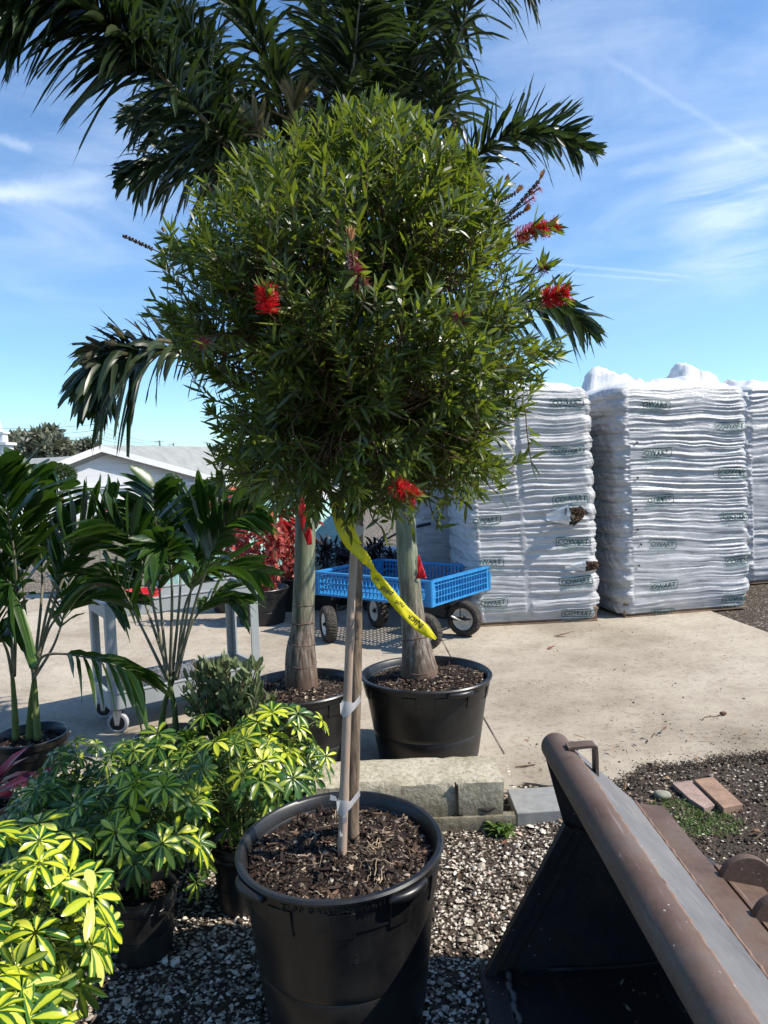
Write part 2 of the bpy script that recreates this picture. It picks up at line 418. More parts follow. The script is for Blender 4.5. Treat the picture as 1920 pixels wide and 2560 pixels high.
def _islandmat(name, stops, rough=.8, bump=0, sp=.3):
    m = M(name); m.color(m.mix(.3, m.ramp(m.island(), stops), m.ramp(m.noise(60, 3), [(.3, .5), (.8, 1.1)]), 'MULTIPLY')).rough(rough).spec(sp)
    if bump: m.bump(m.noise(120, 4), bump, .002)
    return m.m
MAT['chips'] = _islandmat('bark_chip', [(0, (.010, .006, .005)), (.7, (.028, .016, .012)), (.86, (.075, .042, .028)), (.95, (.20, .12, .075)), (1, (.5, .4, .27))], .8, .4)
MAT['roots'] = _islandmat('dry_root', [(0, (.22, .15, .09)), (1, (.52, .42, .29))], .7, .2)
MAT['shells'] = _islandmat('shell_gravel', [(0, (.16, .13, .10)), (.25, (.34, .29, .23)), (.55, (.55, .50, .42)), (.85, (.70, .66, .58)), (1, (.50, .33, .26))], .6, .5)
MAT['clods'] = _islandmat('dark_clod', [(0, (.026, .019, .014)), (.55, (.075, .055, .041)), (.85, (.17, .13, .10)), (1, (.32, .26, .20))], .9, .5)
MAT['litter'] = _islandmat('dry_leaf', [(0, (.10, .045, .022)), (.5, (.22, .12, .06)), (1, (.38, .26, .15))], .7, .2)

def _concrete():
    m = M('yard_concrete'); co = m.co('Object')
    n0 = m.noise(.45, 4, .6, co, .4); n1 = m.noise(2.2, 8, .68, co); n2 = m.noise(26, 8, .75, co); n3 = m.noise(210, 3, .7, co)
    base = m.ramp(n0, [(.32, (.27, .23, .175)), (.5, (.385, .335, .265)), (.68, (.47, .42, .345))])
    c = m.mix(.55, base, m.ramp(n1, [(.3, (.50, .46, .41)), (.55, (1, 1, 1)), (.75, (1.08, 1.06, 1.02))]), 'MULTIPLY')
    c = m.mix(.55, c, m.ramp(n2, [(.36, (.45, .40, .34)), (.48, (1, 1, 1)), (.7, (1.05, 1.04, 1.02))]), 'MULTIPLY')
    c = m.mix(.5, c, m.ramp(n3, [(.34, (.45, .42, .38)), (.48, (1, 1, 1)), (.72, (1.15, 1.14, 1.12))]), 'MULTIPLY')
    cr = m.vor(.55, 'DISTANCE_TO_EDGE', co=m.mix(.08, co, m.n('ShaderNodeTexNoise').outputs[1]))
    sp = m.vor(9, out='Color', co=co); s2 = m.n('ShaderNodeSeparateColor'); m.L.new(sp, s2.inputs[0])
    spots = m.math('MULTIPLY', m.ramp(m.vor(9, co=co), [(.05, 1.0), (.11, 0.0)]), m.ramp(s2.outputs[0], [(.8, 0.0), (.82, .7)]))
    c = m.mix(spots, c, (.12, .09, .06))
    rust = m.math('MULTIPLY', m.ramp(m.noise(1.1, 5, .6, co, .8), [(.62, 0.0), (.74, .35)]), 1.0)
    c = m.mix(rust, c, (.42, .27, .15))
    m.color(c).rough(.9).spec(.25).bump(n2, .35, .006).bump(n3, .5, .003); return m.m
MAT['concrete'] = _concrete()
def _ground():
    m = M('shell_and_soil_ground'); co = m.co('Object'); v = m.vor(95, out='Color', co=co); s = m.n('ShaderNodeSeparateColor'); m.L.new(v, s.inputs[0])
    n1 = m.noise(3, 7, .65, co); n2 = m.noise(40, 6, .7, co)
    base = m.ramp(n2, [(.3, (.022, .016, .012)), (.6, (.07, .052, .038)), (.8, (.13, .105, .08))])
    dens = m.ramp(n1, [(.35, .97), (.65, .90)])
    geo = m.n('ShaderNodeNewGeometry'); sx = m.n('ShaderNodeSeparateXYZ'); m.L.new(geo.outputs['Position'], sx.inputs[0])
    dens = m.math('SUBTRACT', dens, m.ramp(m.math('MULTIPLY', m.math('ADD', sx.outputs[0], m.math('MULTIPLY', n1, .5)), .5), [(.42, .19), (.58, 0.0)]))
    c = m.mix(m.math('GREATER_THAN', s.outputs[0], dens), base, m.ramp(s.outputs[1], [(0, (.25, .2, .15)), (1, (.6, .55, .46))]))
    m.color(c).rough(.9).spec(.25).bump(m.vor(95, co=co), .8, .01).bump(n2, .6, .01); return m.m
MAT['ground'] = _ground()
def _block():
    m = M('mossy_concrete_block'); co = m.co('Object'); n1 = m.noise(4, 7, .65, co); n2 = m.noise(45, 6, .7, co); n3 = m.noise(9, 5, .6, m.co('Object', (1, 1, 3)))
    c = m.ramp(n2, [(.3, (.24, .21, .15)), (.5, (.42, .38, .29)), (.75, (.55, .50, .40))])
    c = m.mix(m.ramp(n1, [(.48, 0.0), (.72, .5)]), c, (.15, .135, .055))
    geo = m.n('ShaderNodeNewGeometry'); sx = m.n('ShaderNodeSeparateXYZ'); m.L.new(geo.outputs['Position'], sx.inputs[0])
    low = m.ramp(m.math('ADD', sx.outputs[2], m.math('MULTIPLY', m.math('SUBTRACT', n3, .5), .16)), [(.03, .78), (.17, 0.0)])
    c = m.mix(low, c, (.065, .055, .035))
    m.color(c).rough(.92).spec(.2).bump(n2, .8, .01).bump(n1, .5, .02); return m.m
MAT['block'] = _block()
MAT['paver'] = simple('grey_paver', (.22, .22, .21), .85, .18, 20, .4)
MAT['brick'] = simple('worn_brick', (.27, .17, .115), .9, .3, 14, .5)
MAT['brick2'] = simple('pinkish_brick', (.29, .205, .17), .9, .3, 14, .5)
MAT['rock'] = simple('grey_stone', (.24, .235, .18), .9, .3, 30, .5)
def _bark(name, a, b, sc=(1, 1, .18), bump=.8, s=60):
    m = M(name); n = m.noise(s, 6, .65, m.co('Object', sc)); m.color(m.ramp(n, [(.32, a), (.68, b)])).rough(.85).spec(.25).bump(n, bump, .006); return m.m
MAT['bark'] = _bark('furrowed_bark', (.05, .034, .022), (.26, .19, .13))
MAT['bamboo'] = _bark('bamboo_stake', (.24, .165, .12), (.42, .32, .245), (1, 1, .1), .15, 30)
MAT['twig'] = _bark('twig_bark', (.06, .03, .018), (.17, .10, .06))
MAT['greenstem'] = _bark('green_stem', (.06, .09, .02), (.16, .19, .06), (1, 1, .2), .2, 30)
def _palmtrunk():
    m = M('palm_trunk_skin'); co = m.co('Object', (1, 1, .10)); n = m.noise(55, 6, .7, co); n1 = m.noise(5, 5, .6)
    geo = m.n('ShaderNodeNewGeometry'); sx = m.n('ShaderNodeSeparateXYZ'); m.L.new(geo.outputs['Position'], sx.inputs[0]); z = sx.outputs[2]
    up = m.ramp(m.math('ADD', m.math('MULTIPLY', z, .5), m.math('MULTIPLY', m.math('SUBTRACT', n1, .5), .18)), [(.36, 0.0), (.55, 1.0)])
    low = m.ramp(n, [(.38, (.045, .028, .02)), (.5, (.14, .105, .08)), (.66, (.31, .265, .215))])
    top = m.ramp(n, [(.3, (.09, .10, .06)), (.5, (.175, .19, .12)), (.72, (.32, .325, .235))])
    c = m.mix(up, low, top)
    c = m.mix(m.ramp(m.math('ADD', z, m.math('MULTIPLY', m.math('SUBTRACT', n1, .5), .08)), [(.44, .9), (.56, 0.0)]), c, (.10, .055, .035))
    uv = m.n('ShaderNodeUVMap'); su = m.n('ShaderNodeSeparateXYZ'); m.L.new(uv.outputs[0], su.inputs[0])
    m.color(c).rough(.62).spec(.3).bump(n, .5, .004); return m.m
MAT['palmtrunk'] = _palmtrunk()
MAT['ringscar'] = simple('ring_scar', (.11, .06, .045), .8, .4, 40, .4)
def _wrap():
    m = M('white_stretch_wrap'); n1 = m.noise(6, 5, .6, m.co('Object', (1, 1, 2.5))); n2 = m.noise(30, 6, .6, m.co('Object', (.6, .6, 7)))
    c = m.ramp(n1, [(.3, (.33, .33, .335)), (.6, (.45, .445, .45)), (.8, (.56, .555, .56))])
    c = m.mix(m.ramp(m.noise(16, 6, .7), [(.64, 0.0), (.8, .3)]), c, (.38, .38, .40))
    m.color(c).rough(m.ramp(n1, [(.3, .22), (.7, .42)])).spec(.6).bump(n2, .5, .012).bump(m.noise(90, 3, .6, m.co('Object', (.5, .5, 6))), .25, .004)
    return m.m
MAT['wrap'] = _wrap()
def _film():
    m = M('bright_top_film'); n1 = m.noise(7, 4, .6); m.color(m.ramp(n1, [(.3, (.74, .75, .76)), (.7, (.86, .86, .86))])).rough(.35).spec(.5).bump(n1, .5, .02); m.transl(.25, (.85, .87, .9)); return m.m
MAT['film'] = _film()
MAT['ink'] = simple('green_print', (.035, .10, .085), .6, .3, 30, 0)
MAT['ink2'] = simple('pale_green_print', (.20, .33, .30), .6, .3, 30, 0)
MAT['mulch'] = _islandmat('mulch_bits_in_tear', [(0, (.02, .01, .007)), (.6, (.07, .035, .02)), (1, (.16, .09, .05))], .9, .4)
MAT['wood'] = simple('pallet_wood', (.22, .14, .085), .85, .35, 12, .4)
def _blue():
    m = M('blue_plastic'); n = m.noise(10, 5, .6); m.color(m.ramp(n, [(.3, (.020, .19, .46)), (.6, (.032, .26, .56)), (.85, (.10, .30, .52))])).rough(.42).spec(.45).bump(m.noise(40, 3), .1, .002); m.transl(.15, (.04, .5, .95)); return m.m
MAT['blue'] = _blue()
MAT['black_metal'] = simple('black_steel', (.02, .02, .022), .45, .3, 12, .1, .4)
def _tyre():
    m = M('tyre_rubber'); c = m.ramp(m.noise(9, 5), [(.3, (.03, .027, .024)), (.7, (.075, .066, .056))]); m.color(c).rough(.9).spec(.2).bump(m.vor(70), .9, .012); return m.m
MAT['tyre'] = _tyre()
MAT['rim'] = simple('cream_wheel_rim', (.62, .59, .53), .5, .15, 12, .1)
MAT['cartgrey'] = simple('grey_cart_plastic', (.27, .29, .295), .5, .12, 6, .12)
MAT['castor'] = simple('grey_castor_rubber', (.33, .33, .34), .6, .2, 20, .2)
MAT['steel'] = simple('zinc_steel', (.5, .5, .5), .35, .2, 20, .1, .8)
def _rust(name, a, b, c, s=5, met=.35, ro=.55):
    m = M(name); n = m.noise(s, 8, .65, None, .3); n2 = m.noise(s * 9, 6, .7)
    k = m.ramp(n, [(.30, a), (.5, b), (.70, c)]); k = m.mix(.4, k, m.ramp(n2, [(.3, .6), (.7, 1.15)]), 'MULTIPLY')
    fl = m.math('MULTIPLY', m.ramp(m.vor(38), [(.07, 1.0), (.10, 0.0)]), m.ramp(m.noise(3, 4), [(.52, 0.0), (.6, 1.0)]))
    k = m.mix(fl, k, (.45, .42, .38))
    sc = m.noise(60, 4, .7, m.co('Object', (1, .05, 1), (0, 0, .35))); k = m.mix(m.ramp(sc, [(.60, 0.0), (.70, .35)]), k, tuple(min(1, x * 2.6 + .03) for x in c)); k = m.mix(m.ramp(m.noise(2.2, 6, .7), [(.55, 0.0), (.75, .45)]), k, tuple(x * .45 for x in a))
    m.color(k).rough(m.ramp(n, [(.3, ro), (.7, ro + .2)])).metal(met).bump(n2, .3, .003); return m.m
MAT['rustpipe'] = _rust('rusty_pipe', (.095, .056, .041), (.135, .086, .066), (.125, .110, .102))
MAT['rustbar'] = _rust('rusty_bar', (.085, .050, .036), (.135, .086, .064), (.125, .105, .092), 7)
MAT['steelplate'] = _rust('scuffed_steel_plate', (.125, .122, .125), (.165, .160, .162), (.19, .175, .165), 3, .3, .5)
MAT['darksteel'] = _rust('dark_bucket_steel', (.024, .023, .028), (.040, .036, .040), (.070, .048, .036), 4, .45, .5)
MAT['weld'] = _rust('weld_bead', (.16, .09, .06), (.26, .16, .11), (.2, .15, .12), 20)
def _ribbon(name, c, t, fac=.35):
    m = M(name); m.color(m.ramp(m.noise(18, 4), [(.3, tuple(x * .82 for x in c)), (.7, c)])).rough(.35).spec(.5).bump(m.noise(30, 3), .3, .004); m.transl(fac, t); return m.m
MAT['yellow'] = _ribbon('yellow_flagging', (.78, .70, .01), (.9, .8, .02))
MAT['red'] = _ribbon('red_flagging', (.62, .012, .018), (.9, .02, .03))
MAT['tape'] = _ribbon('clear_tie_tape', (.55, .55, .56), (.8, .8, .8), .5)
MAT['marker'] = simple('black_marker', (.012, .012, .012), .6, 0, 10, 0)
MAT['petal'] = _ribbon('bottlebrush_filament', (.62, .012, .022), (.8, .02, .03), .25)
MAT['petal_old'] = _ribbon('faded_filament', (.26, .02, .05), (.35, .03, .08), .25)
MAT['capsule'] = simple('seed_capsule', (.07, .045, .035), .8, .4, 60, .3)
MAT['bud'] = leafmat('orange_bud', [(0, (.30, .16, .05)), (1, (.60, .26, .10))], (.7, .3, .05), .3, .5)
def _siding():
    m = M('white_lap_siding'); w = m.n('ShaderNodeTexWave', wave_type='BANDS', bands_direction='Z', wave_profile='SAW'); w.inputs['Scale'].default_value = .85; w.inputs['Distortion'].default_value = 0
    m.L.new(m.co('Object'), w.inputs['Vector']); m.color(m.mix(.45, (.62, .62, .63), m.ramp(w.outputs[1], [(0, .55), (.12, 1.0)]), 'MULTIPLY')).rough(.6).bump(w.outputs[1], .8, .12); return m.m
MAT['siding'] = _siding()
MAT['stucco'] = simple('white_stucco', (.55, .56, .57), .85, .06, 3, .2)
MAT['shingle'] = simple('pale_roof_shingle', (.25, .26, .25), .9, .16, 1.6, .4, 0, .05)
MAT['trim'] = simple('white_trim', (.62, .62, .62), .5, .05, 4, 0)
MAT['oldwall'] = None
def _cmu():
    m = M('weathered_block_wall'); br = m.n('ShaderNodeTexBrick'); br.inputs['Scale'].default_value = 1.0; br.inputs['Brick Width'].default_value = .4; br.inputs['Row Height'].default_value = .2
    br.inputs['Mortar Size'].default_value = .008; br.inputs['Color1'].default_value = (.21, .20, .17, 1); br.inputs['Color2'].default_value = (.27, .25, .21, 1); br.inputs['Mortar'].default_value = (.14, .13, .11, 1)
    m.L.new(m.co('Object', (1, 1, 1), (math.radians(90), 0, 0)), br.inputs['Vector'])
    m.color(m.mix(.6, br.outputs[0], m.ramp(m.noise(2.5, 7, .7), [(.3, .5), (.7, 1.15)]), 'MULTIPLY')).rough(.95).bump(m.noise(25, 5), .5, .02); return m.m
MAT['oldwall'] = _cmu()
def _tarp():
    m = M('mint_green_tarp'); n = m.noise(5, 5, .6, None, .5); m.color(m.ramp(n, [(.3, (.25, .46, .40)), (.6, (.38, .60, .53)), (.8, (.52, .70, .64))])).rough(.55).bump(m.noise(7, 6, .7, None, 1), 1.0, .06).bump(m.noise(160, 2), .3, .004); return m.m
MAT['tarp'] = _tarp()
MAT['barrel'] = simple('white_drum_plastic', (.70, .70, .68), .5, .08, 6, .1)
MAT['galv'] = simple('galvanised_pipe', (.42, .45, .47), .4, .15, 10, 0, .6)
MAT['white_paint'] = simple('white_paint', (.8, .8, .8), .5, .05, 8, 0)
MAT['pole'] = simple('weathered_pole', (.20, .21, .19), .9, .2, 2, 0)
MAT['wire'] = simple('power_wire', (.12, .14, .16), .7, 0, 2, 0)
MAT['shag'] = _islandmat('grey_shag_strand', [(0, (.10, .11, .13)), (.6, (.20, .21, .24)), (1, (.42, .43, .46))], .8)
MAT['shagcore'] = simple('grey_mat', (.12, .13, .15), .9, .2, 20, .3)
MAT['red_plastic'] = simple('red_plastic', (.6, .02, .018), .4, .1, 8, 0)
MAT['bag'] = simple('white_bag_plastic', (.74, .73, .74), .5, .1, 8, .4)
# ---------------------------------------------------------------- the setting: ground, slab
R0 = rng(11)
def ground_z(x, y):
    far = np.clip((y - 13) / 25, 0, 1)
    return fbm(np.asarray(x) * 1.7, np.asarray(y) * 1.7, 3) * .018 * np.clip((4.2 - y) / .8, 0, 1) - 1.6 * far * far
def build_ground():
    xs = np.unique(np.concatenate([np.linspace(-900, -8, 14), np.linspace(-8, 8, 130), np.linspace(8, 900, 14)]))
    ys = np.unique(np.concatenate([np.linspace(-30, -1, 6), np.linspace(-1, 14, 130), np.linspace(14, 60, 20), np.linspace(60, 1500, 14)]))
    X, Y = np.meshgrid(xs, ys); Z = ground_z(X, Y) - .004
    V = np.stack([X, Y, Z], -1).reshape(-1, 3); nx = len(xs)
    i, j = np.meshgrid(np.arange(len(ys) - 1), np.arange(nx - 1), indexing='ij'); a = (i * nx + j).ravel()
    tag(link('ground', np_mesh('ground', V, np.stack([a, a + 1, a + nx + 1, a + nx], 1)), MAT['ground'], smooth=True), kind='structure')
build_ground()
SLAB_Z = .013
def slab_outline():
    fr = [(x, 3.27 + .012 * vn(x * 9, 1.5)) for x in np.linspace(-9, .66, 60)]
    pts = [tuple(atz(px, py, SLAB_Z).xy) for px, py in ((1268, 1962), (1330, 1966), (1420, 1972), (1500, 1966), (1555, 1948), (1610, 1926), (1680, 1914), (1760, 1903), (1840, 1894), (1930, 1886), (2050, 1870))]
    P = list(fr)
    for (x0, y0), (x1, y1) in zip(pts[:-1], pts[1:]):
        for t in np.linspace(0, 1, 24, endpoint=False):
            x = x0 + (x1 - x0) * t; y = y0 + (y1 - y0) * t
            P.append((x, y + .07 * float(fbm(x * 5, 3.3, 2)) + .012 * float(vn(x * 22, 7.7))))
    e = atz(1832, 1549, SLAB_Z); f2 = atz(1925, 1584, SLAB_Z)
    P += [(f2.x + .2, f2.y - 1.4), (f2.x + .02, f2.y - .1), (e.x, e.y), (e.x - .04, e.y + 1.0), (e.x - .1, 9.6), (-9, 9.6)]
    return P
sp_ = slab_outline(); mb = MB(); mb.prism([(x, y, -.05) for x, y in sp_], (0, 0, SLAB_Z + .05))
tag(mb.build('concrete_slab', MAT['concrete']), kind='structure')
# expansion joint strips (dark filler, laid flush) in the slab
def joint(pts, w, nm='slab_joint'):
    m = MB(); P = spline(pts, 40)
    for i in range(39):
        a, b = P[i], P[i + 1]; d = (b - a).normalized(); n = Vector((-d.y, d.x, 0)) * (w / 2) * (1 + .5 * vn(i * .7, 2.0))
        m.add([a - n, a + n, b + n, b - n], [(0, 1, 2, 3)])
    return tag(m.build(nm, MAT['ringscar']), kind='structure')
J = SLAB_Z + .004
joint([atz(1262, 1885, J), atz(1180, 1740, J), atz(1108, 1605, J), atz(1080, 1560, J), atz(1062, 1500, J)], .005)

def scatter_shells():
    r = rng(21); V = []; Q = []; base = 0
    # each shell: low dome, 8-gon rim + mid ring + centre -> quads
    n = 42000
    x = r.uniform(-1.6, 2.6, n); y = 1.05 + (r.random(n) ** 1.25) * 2.9
    dens = np.where(x < .95, .95, .07) * np.where(y > 3.0, .9, 1)
    dens = dens * np.clip(.85 + .9 * fbm(x * 2.2, y * 2.2, 8), .15, 1)
    dens = np.where((x > .45) & (y < 2.6), .02, dens)           # under and behind the bucket
    dens = np.where((x > .62) & (y > 3.22), np.where(x < 1.0, 0, dens), dens)
    keep = r.random(n) < dens; x = x[keep]; y = y[keep]
    bad = ((y > 2.93) & (x < .56)); x = x[~bad]; y = y[~bad]
    n = len(x); s = np.exp(r.normal(math.log(.0052), .48, n)); s = np.clip(s, .003, .018)
    K = 7; ang = np.linspace(0, 2 * math.pi, K, endpoint=False)
    rim = np.stack([np.cos(ang), np.sin(ang), np.zeros(K)], 1)
    asp = r.uniform(.6, 1, n); rot = r.uniform(0, 6.28, n); tx = r.normal(0, .3, n); ty = r.normal(0, .3, n)
    jit = 1 + r.normal(0, .10, (n, K))
    def ring(rad, h):
        px = rim[None, :, 0] * jit * (s * rad)[:, None]; py = rim[None, :, 1] * jit * (s * rad * asp)[:, None]; pz = np.full_like(px, 1) * (s * h)[:, None]
        c, sn = np.cos(rot)[:, None], np.sin(rot)[:, None]
        X = px * c - py * sn; Yy = px * sn + py * c; Z = pz + X * tx[:, None] + Yy * ty[:, None]
        return np.stack([X, Yy, Z], -1)
    ctr = np.stack([x, y, ground_z(x, y) + s * .18], -1)[:, None]
    hollow = r.random(n) < .25
    top = ring(.55, .38); top[hollow] = ring(.5, -.12)[hollow]; cap = ring(.12, .46); cap[hollow] = ring(.12, -.2)[hollow]
    Vv = np.concatenate([ring(1, 0), top, cap], 1) + ctr
    q = []
    for lv in range(2):
        for k in range(K): q.append((lv * K + k, lv * K + (k + 1) % K, (lv + 1) * K + (k + 1) % K, (lv + 1) * K + k))
    q = np.array(q)[None] + (np.arange(n) * 3 * K)[:, None, None]
    tag(link('shell_gravel', np_mesh('shell_gravel', Vv.reshape(-1, 3), q.reshape(-1, 4)), MAT['shells'], smooth=False), kind='stuff')
scatter_shells()
def clod_field(name, x, y, z, s, mat, seed, parent=None, org=None, kind='stuff', flat=.6):
    r = rng(seed); n = len(x)
    cube = np.array([(-1, -1, -1), (1, -1, -1), (1, 1, -1), (-1, 1, -1), (-1, -1, 1), (1, -1, 1), (1, 1, 1), (-1, 1, 1)], float) * .6
    V = cube[None] * (1 + r.normal(0, .28, (n, 8, 3))); V = V * s[:, None, None] * np.array([1, 1, flat])
    a = r.uniform(0, 6.28, n); c, sn = np.cos(a)[:, None], np.sin(a)[:, None]
    X = V[..., 0] * c - V[..., 1] * sn; Y = V[..., 0] * sn + V[..., 1] * c
    t = r.normal(0, .5, n)[:, None]
    V = np.stack([X, Y, V[..., 2] + X * t], -1) + np.stack([x, y, z], -1)[:, None]
    f = np.array([(3, 2, 1, 0), (4, 5, 6, 7), (0, 1, 5, 4), (1, 2, 6, 5), (2, 3, 7, 6), (3, 0, 4, 7)])
    q = f[None] + (np.arange(n) * 8)[:, None, None]
    return tag(link(name, np_mesh(name, V.reshape(-1, 3), q.reshape(-1, 4)), mat, parent, False, org), kind=kind)
def dirt_clods():
    r = rng(31); n = 26000
    x = r.uniform(-1.5, 2.8, n); y = r.uniform(1.1, 4.25, n)
    k = (x < .95) | (y > 1.7); k &= ~((x < .62) & (y > 2.95))
    # spill of dirt over the slab's ragged front edge on the right
    edge = np.interp(x, [p[0] for p in sp_[60:-6]], [p[1] for p in sp_[60:-6]])
    over = (y > edge); k &= ~over | ((x > .98) & (r.random(n) < np.exp(-(y - edge) / .16) * .8)); k &= (x > .98) | (y < 3.2)
    x, y, over = x[k], y[k], over[k]; xe = r.uniform(1.0, 2.9, 5200); ye = np.interp(xe, [p[0] for p in sp_[60:-6]], [p[1] for p in sp_[60:-6]]) + r.normal(-.008, .028, 5200); x = np.concatenate([x, xe]); y = np.concatenate([y, ye]); over = np.concatenate([over, np.ones(5200, bool)]); s = np.clip(np.exp(r.normal(math.log(.0042), .5, len(x))), .0015, .014); s = np.where(over, s * .6, s)
    z = np.where(over, SLAB_Z, ground_z(x, y)) + s * .2
    clod_field('soil_crumbs', x, y, z, s, MAT['clods'], 32)
dirt_clods()
# fine grit and specks on the slab
r = rng(41); n = 1500; x = r.uniform(-.2, 3.2, n); y = 3.4 + r.random(n) ** 1.6 * 3.3; s = np.clip(np.exp(r.normal(math.log(.0022), .5, n)), .001, .008)
k = (x > .7) | (y > 4.6); edge = np.interp(x, [p[0] for p in sp_[60:-6]], [p[1] for p in sp_[60:-6]]); k &= (y > edge + .02)
clod_field('slab_grit', x[k], y[k], SLAB_Z + s[k] * .3, s[k], MAT['clods'], 42)
def litter():
    r = rng(51); R = Ribs(); n = 260
    x = r.uniform(.1, 2.6, n); y = r.uniform(1.9, 4.0, n); k = ((x > .95) & (y > 2.2)) | (r.random(n) < .12); k &= ~((x < .65) & (y > 2.9)); x = x[k]; y = y[k]; n = len(x)
    a = r.uniform(0, 6.28, n); D = np.stack([np.cos(a), np.sin(a), r.uniform(-.05, .2, n)], 1)
    R.add(np.stack([x, y, ground_z(x, y) + .008 + (y > 3.55) * .03], 1), D, np.stack([r.normal(0, .3, n), r.normal(0, .3, n), np.ones(n)], 1), r.uniform(.02, .075, n), r.uniform(.005, .016, n), curl=r.uniform(-.2, .3, n), fold=.3, nc=2)
    tag(R.build('fallen_leaf_litter', MAT['litter']), kind='stuff')
litter()
def weeds(name, cx, cy, rad, n, h, seed, lab, z0=0):
    r = rng(seed); R = Ribs(); a = r.uniform(0, 6.28, n); d = rad * np.sqrt(r.random(n)); x = cx + d * np.cos(a); y = cy + d * np.sin(a)
    b = r.uniform(0, 6.28, n); D = np.stack([np.cos(b) * .8, np.sin(b) * .8, r.uniform(.3, 1.2, n)], 1)
    R.add(np.stack([x, y, np.full(n, z0) + .003 + r.random(n) * h * .3], 1), D, np.tile([0, 0, 1.0], (n, 1)) + r.normal(0, .3, (n, 3)), h * r.uniform(.5, 1.2, n), h * r.uniform(.12, .35, n), grav=.4, fold=.3, nc=2)
    return R.build(name, MAT['grass'])
for (px, py, rad, n, h, sd) in ((1690, 2025, .10, 420, .035, 1), (1790, 2060, .10, 520, .035, 2), (1735, 2075, .06, 260, .03, 3), (1800, 2020, .05, 200, .03, 4)):
    p = atz(px, py, 0); tag(weeds('grass_tuft', p.x, p.y, rad * 1.1, n, h * .55, 60 + sd, ''), kind='stuff')
p = atz(1253, 2078, 0); w = weeds('green_weed', p.x, p.y, .045, 130, .06, 66, '')
tag(w, 'small bright green weed growing at the foot of the block kerb', 'weed')

# ---------------------------------------------------------------- block kerb, pavers, stones
def kerb():
    e = empty('block_kerb', (-.2, 3.08, 0), 'low mossy concrete block kerb along the front of the slab', 'kerb')
    XE = at(1256, 1945, 2.98).x; XF = at(1290, 2062, 2.95).x; xs = np.linspace(-1.9, XE, 90); m = MB(); prof = []
    y0, y1, zt = 2.97, 3.25, .215
    n = 10
    vs = []; K = 0
    for x in xs:
        w = 1
        base = [(y0, -.05), (y0, .06), (y0 + .004, .14), (y0 + .006, zt - .018), (y0 + .022, zt - .003), (y0 + .08, zt), (y0 + .15, zt + .004), (y0 + .22, zt), (y1 - .02, zt - .006), (y1, zt - .03), (y1, -.05)]
        K = len(base)
        for (y, z) in base:
            f = .010 * fbm(x * 14, z * 20 + y * 9, 4); g = .008 * fbm(x * 22, y * 18, 9)
            vs.append((x + (.02 * fbm(z * 12, y * 12, 6) if x > XE - .05 else 0), y + f, z + (g if z > .1 else 0)))
    fs = [(i * K + j, i * K + j + 1, (i + 1) * K + j + 1, (i + 1) * K + j) for i in range(len(xs) - 1) for j in range(K - 1)]
    fs += [tuple(range(K)), tuple((len(xs) - 1) * K + j for j in range(K))]
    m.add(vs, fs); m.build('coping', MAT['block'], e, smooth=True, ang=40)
    f = MB(); xs2 = np.linspace(-1.9, XF, 60); vs = []
    for x in xs2:
        for (y, z) in ((y0 - .022, -.05), (y0 - .022, .045), (y0 - .016, .056), (y0 + .02, .058), (y0 + .02, -.05)): vs.append((x, y + .006 * fbm(x * 15, z * 30, 2), z + .005 * fbm(x * 20, 1.1, 5)))
    K = 5; fs = [(i * K + j, i * K + j + 1, (i + 1) * K + j + 1, (i + 1) * K + j) for i in range(len(xs2) - 1) for j in range(K - 1)] + [tuple(range(K)), tuple((len(xs2) - 1) * K + j for j in range(K))]
    f.add(vs, fs); f.build('footing', MAT['block'], e, smooth=True, ang=40)
    # open joint and chipped hole between two blocks
    c = MB(); c.box((.272, y0 - .001, .12), (.010, .012, .15)); c.box((.276, y0 - .001, .055), (.035, .012, .022)); c.box((.266, y0 - .001, .18), (.006, .012, .05))
    c.build('mortar_gap', MAT['darkgap'], e)
    c = MB(); c.tube([(.355, y0 + .004, .085), (.395, y0 + .002, .079), (.435, y0 + .004, .085)], [.004, .012, .004], 8); c.build('chipped_hollow', MAT['darkgap'], e)
MAT['darkgap'] = simple('dark_cavity', (.03, .025, .02), .95, .3, 20, .3)
kerb()
m = MB(); A, B, C_, D_ = atz(1268, 1972, .055), atz(1292, 2033, .055), atz(1432, 2024, .055), atz(1400, 1965, .055)
m.prism([A, B, C_, D_], (0, 0, -.062)); tag(m.build('paving_slab', MAT['paver'], bevel=.004), 'grey paving slab lying between the kerb end and the rusty bucket', 'paving slab')
for nm, q, mt, lab in (('brick', ((1636, 1990), (1578, 1950), (1600, 1946), (1600, 1946)), None, None),):
    pass
def brick(pts, z, mt, lab):
    m = MB(); m.prism([atz(a, b, z) for a, b in pts], (0, 0, -.05)); tag(m.build('brick', MAT[mt], bevel=.003), lab, 'brick')
brick([(1735, 1949), (1782, 1941), (1857, 2010), (1808, 2019)], .035, 'brick', 'tan worn brick set in the dirt, right one of the pair')
brick([(1680, 1957), (1730, 1950), (1788, 2012), (1760, 2020), (1722, 1995)], .022, 'brick2', 'pinkish worn brick half buried in the dirt, left one of the pair')
def stone(px, py, s, lab):
    p = atz(px, py, .01); m = MB(); r_ = rng(7)
    m.lathe([(.001, -.01), (s * .9, -.008), (s, .004), (s * .8, .014), (s * .4, .019), (.001, .02)], p, 14, rf=lambda a, z: 1 + .14 * math.cos(2 * a + .5) + .07 * math.cos(3 * a))
    tag(m.build('flat_stone', MAT['rock'], smooth=True), lab, 'stone')
stone(1655, 1988, .036, 'flat grey-green stone lying on the dirt beside the bucket')
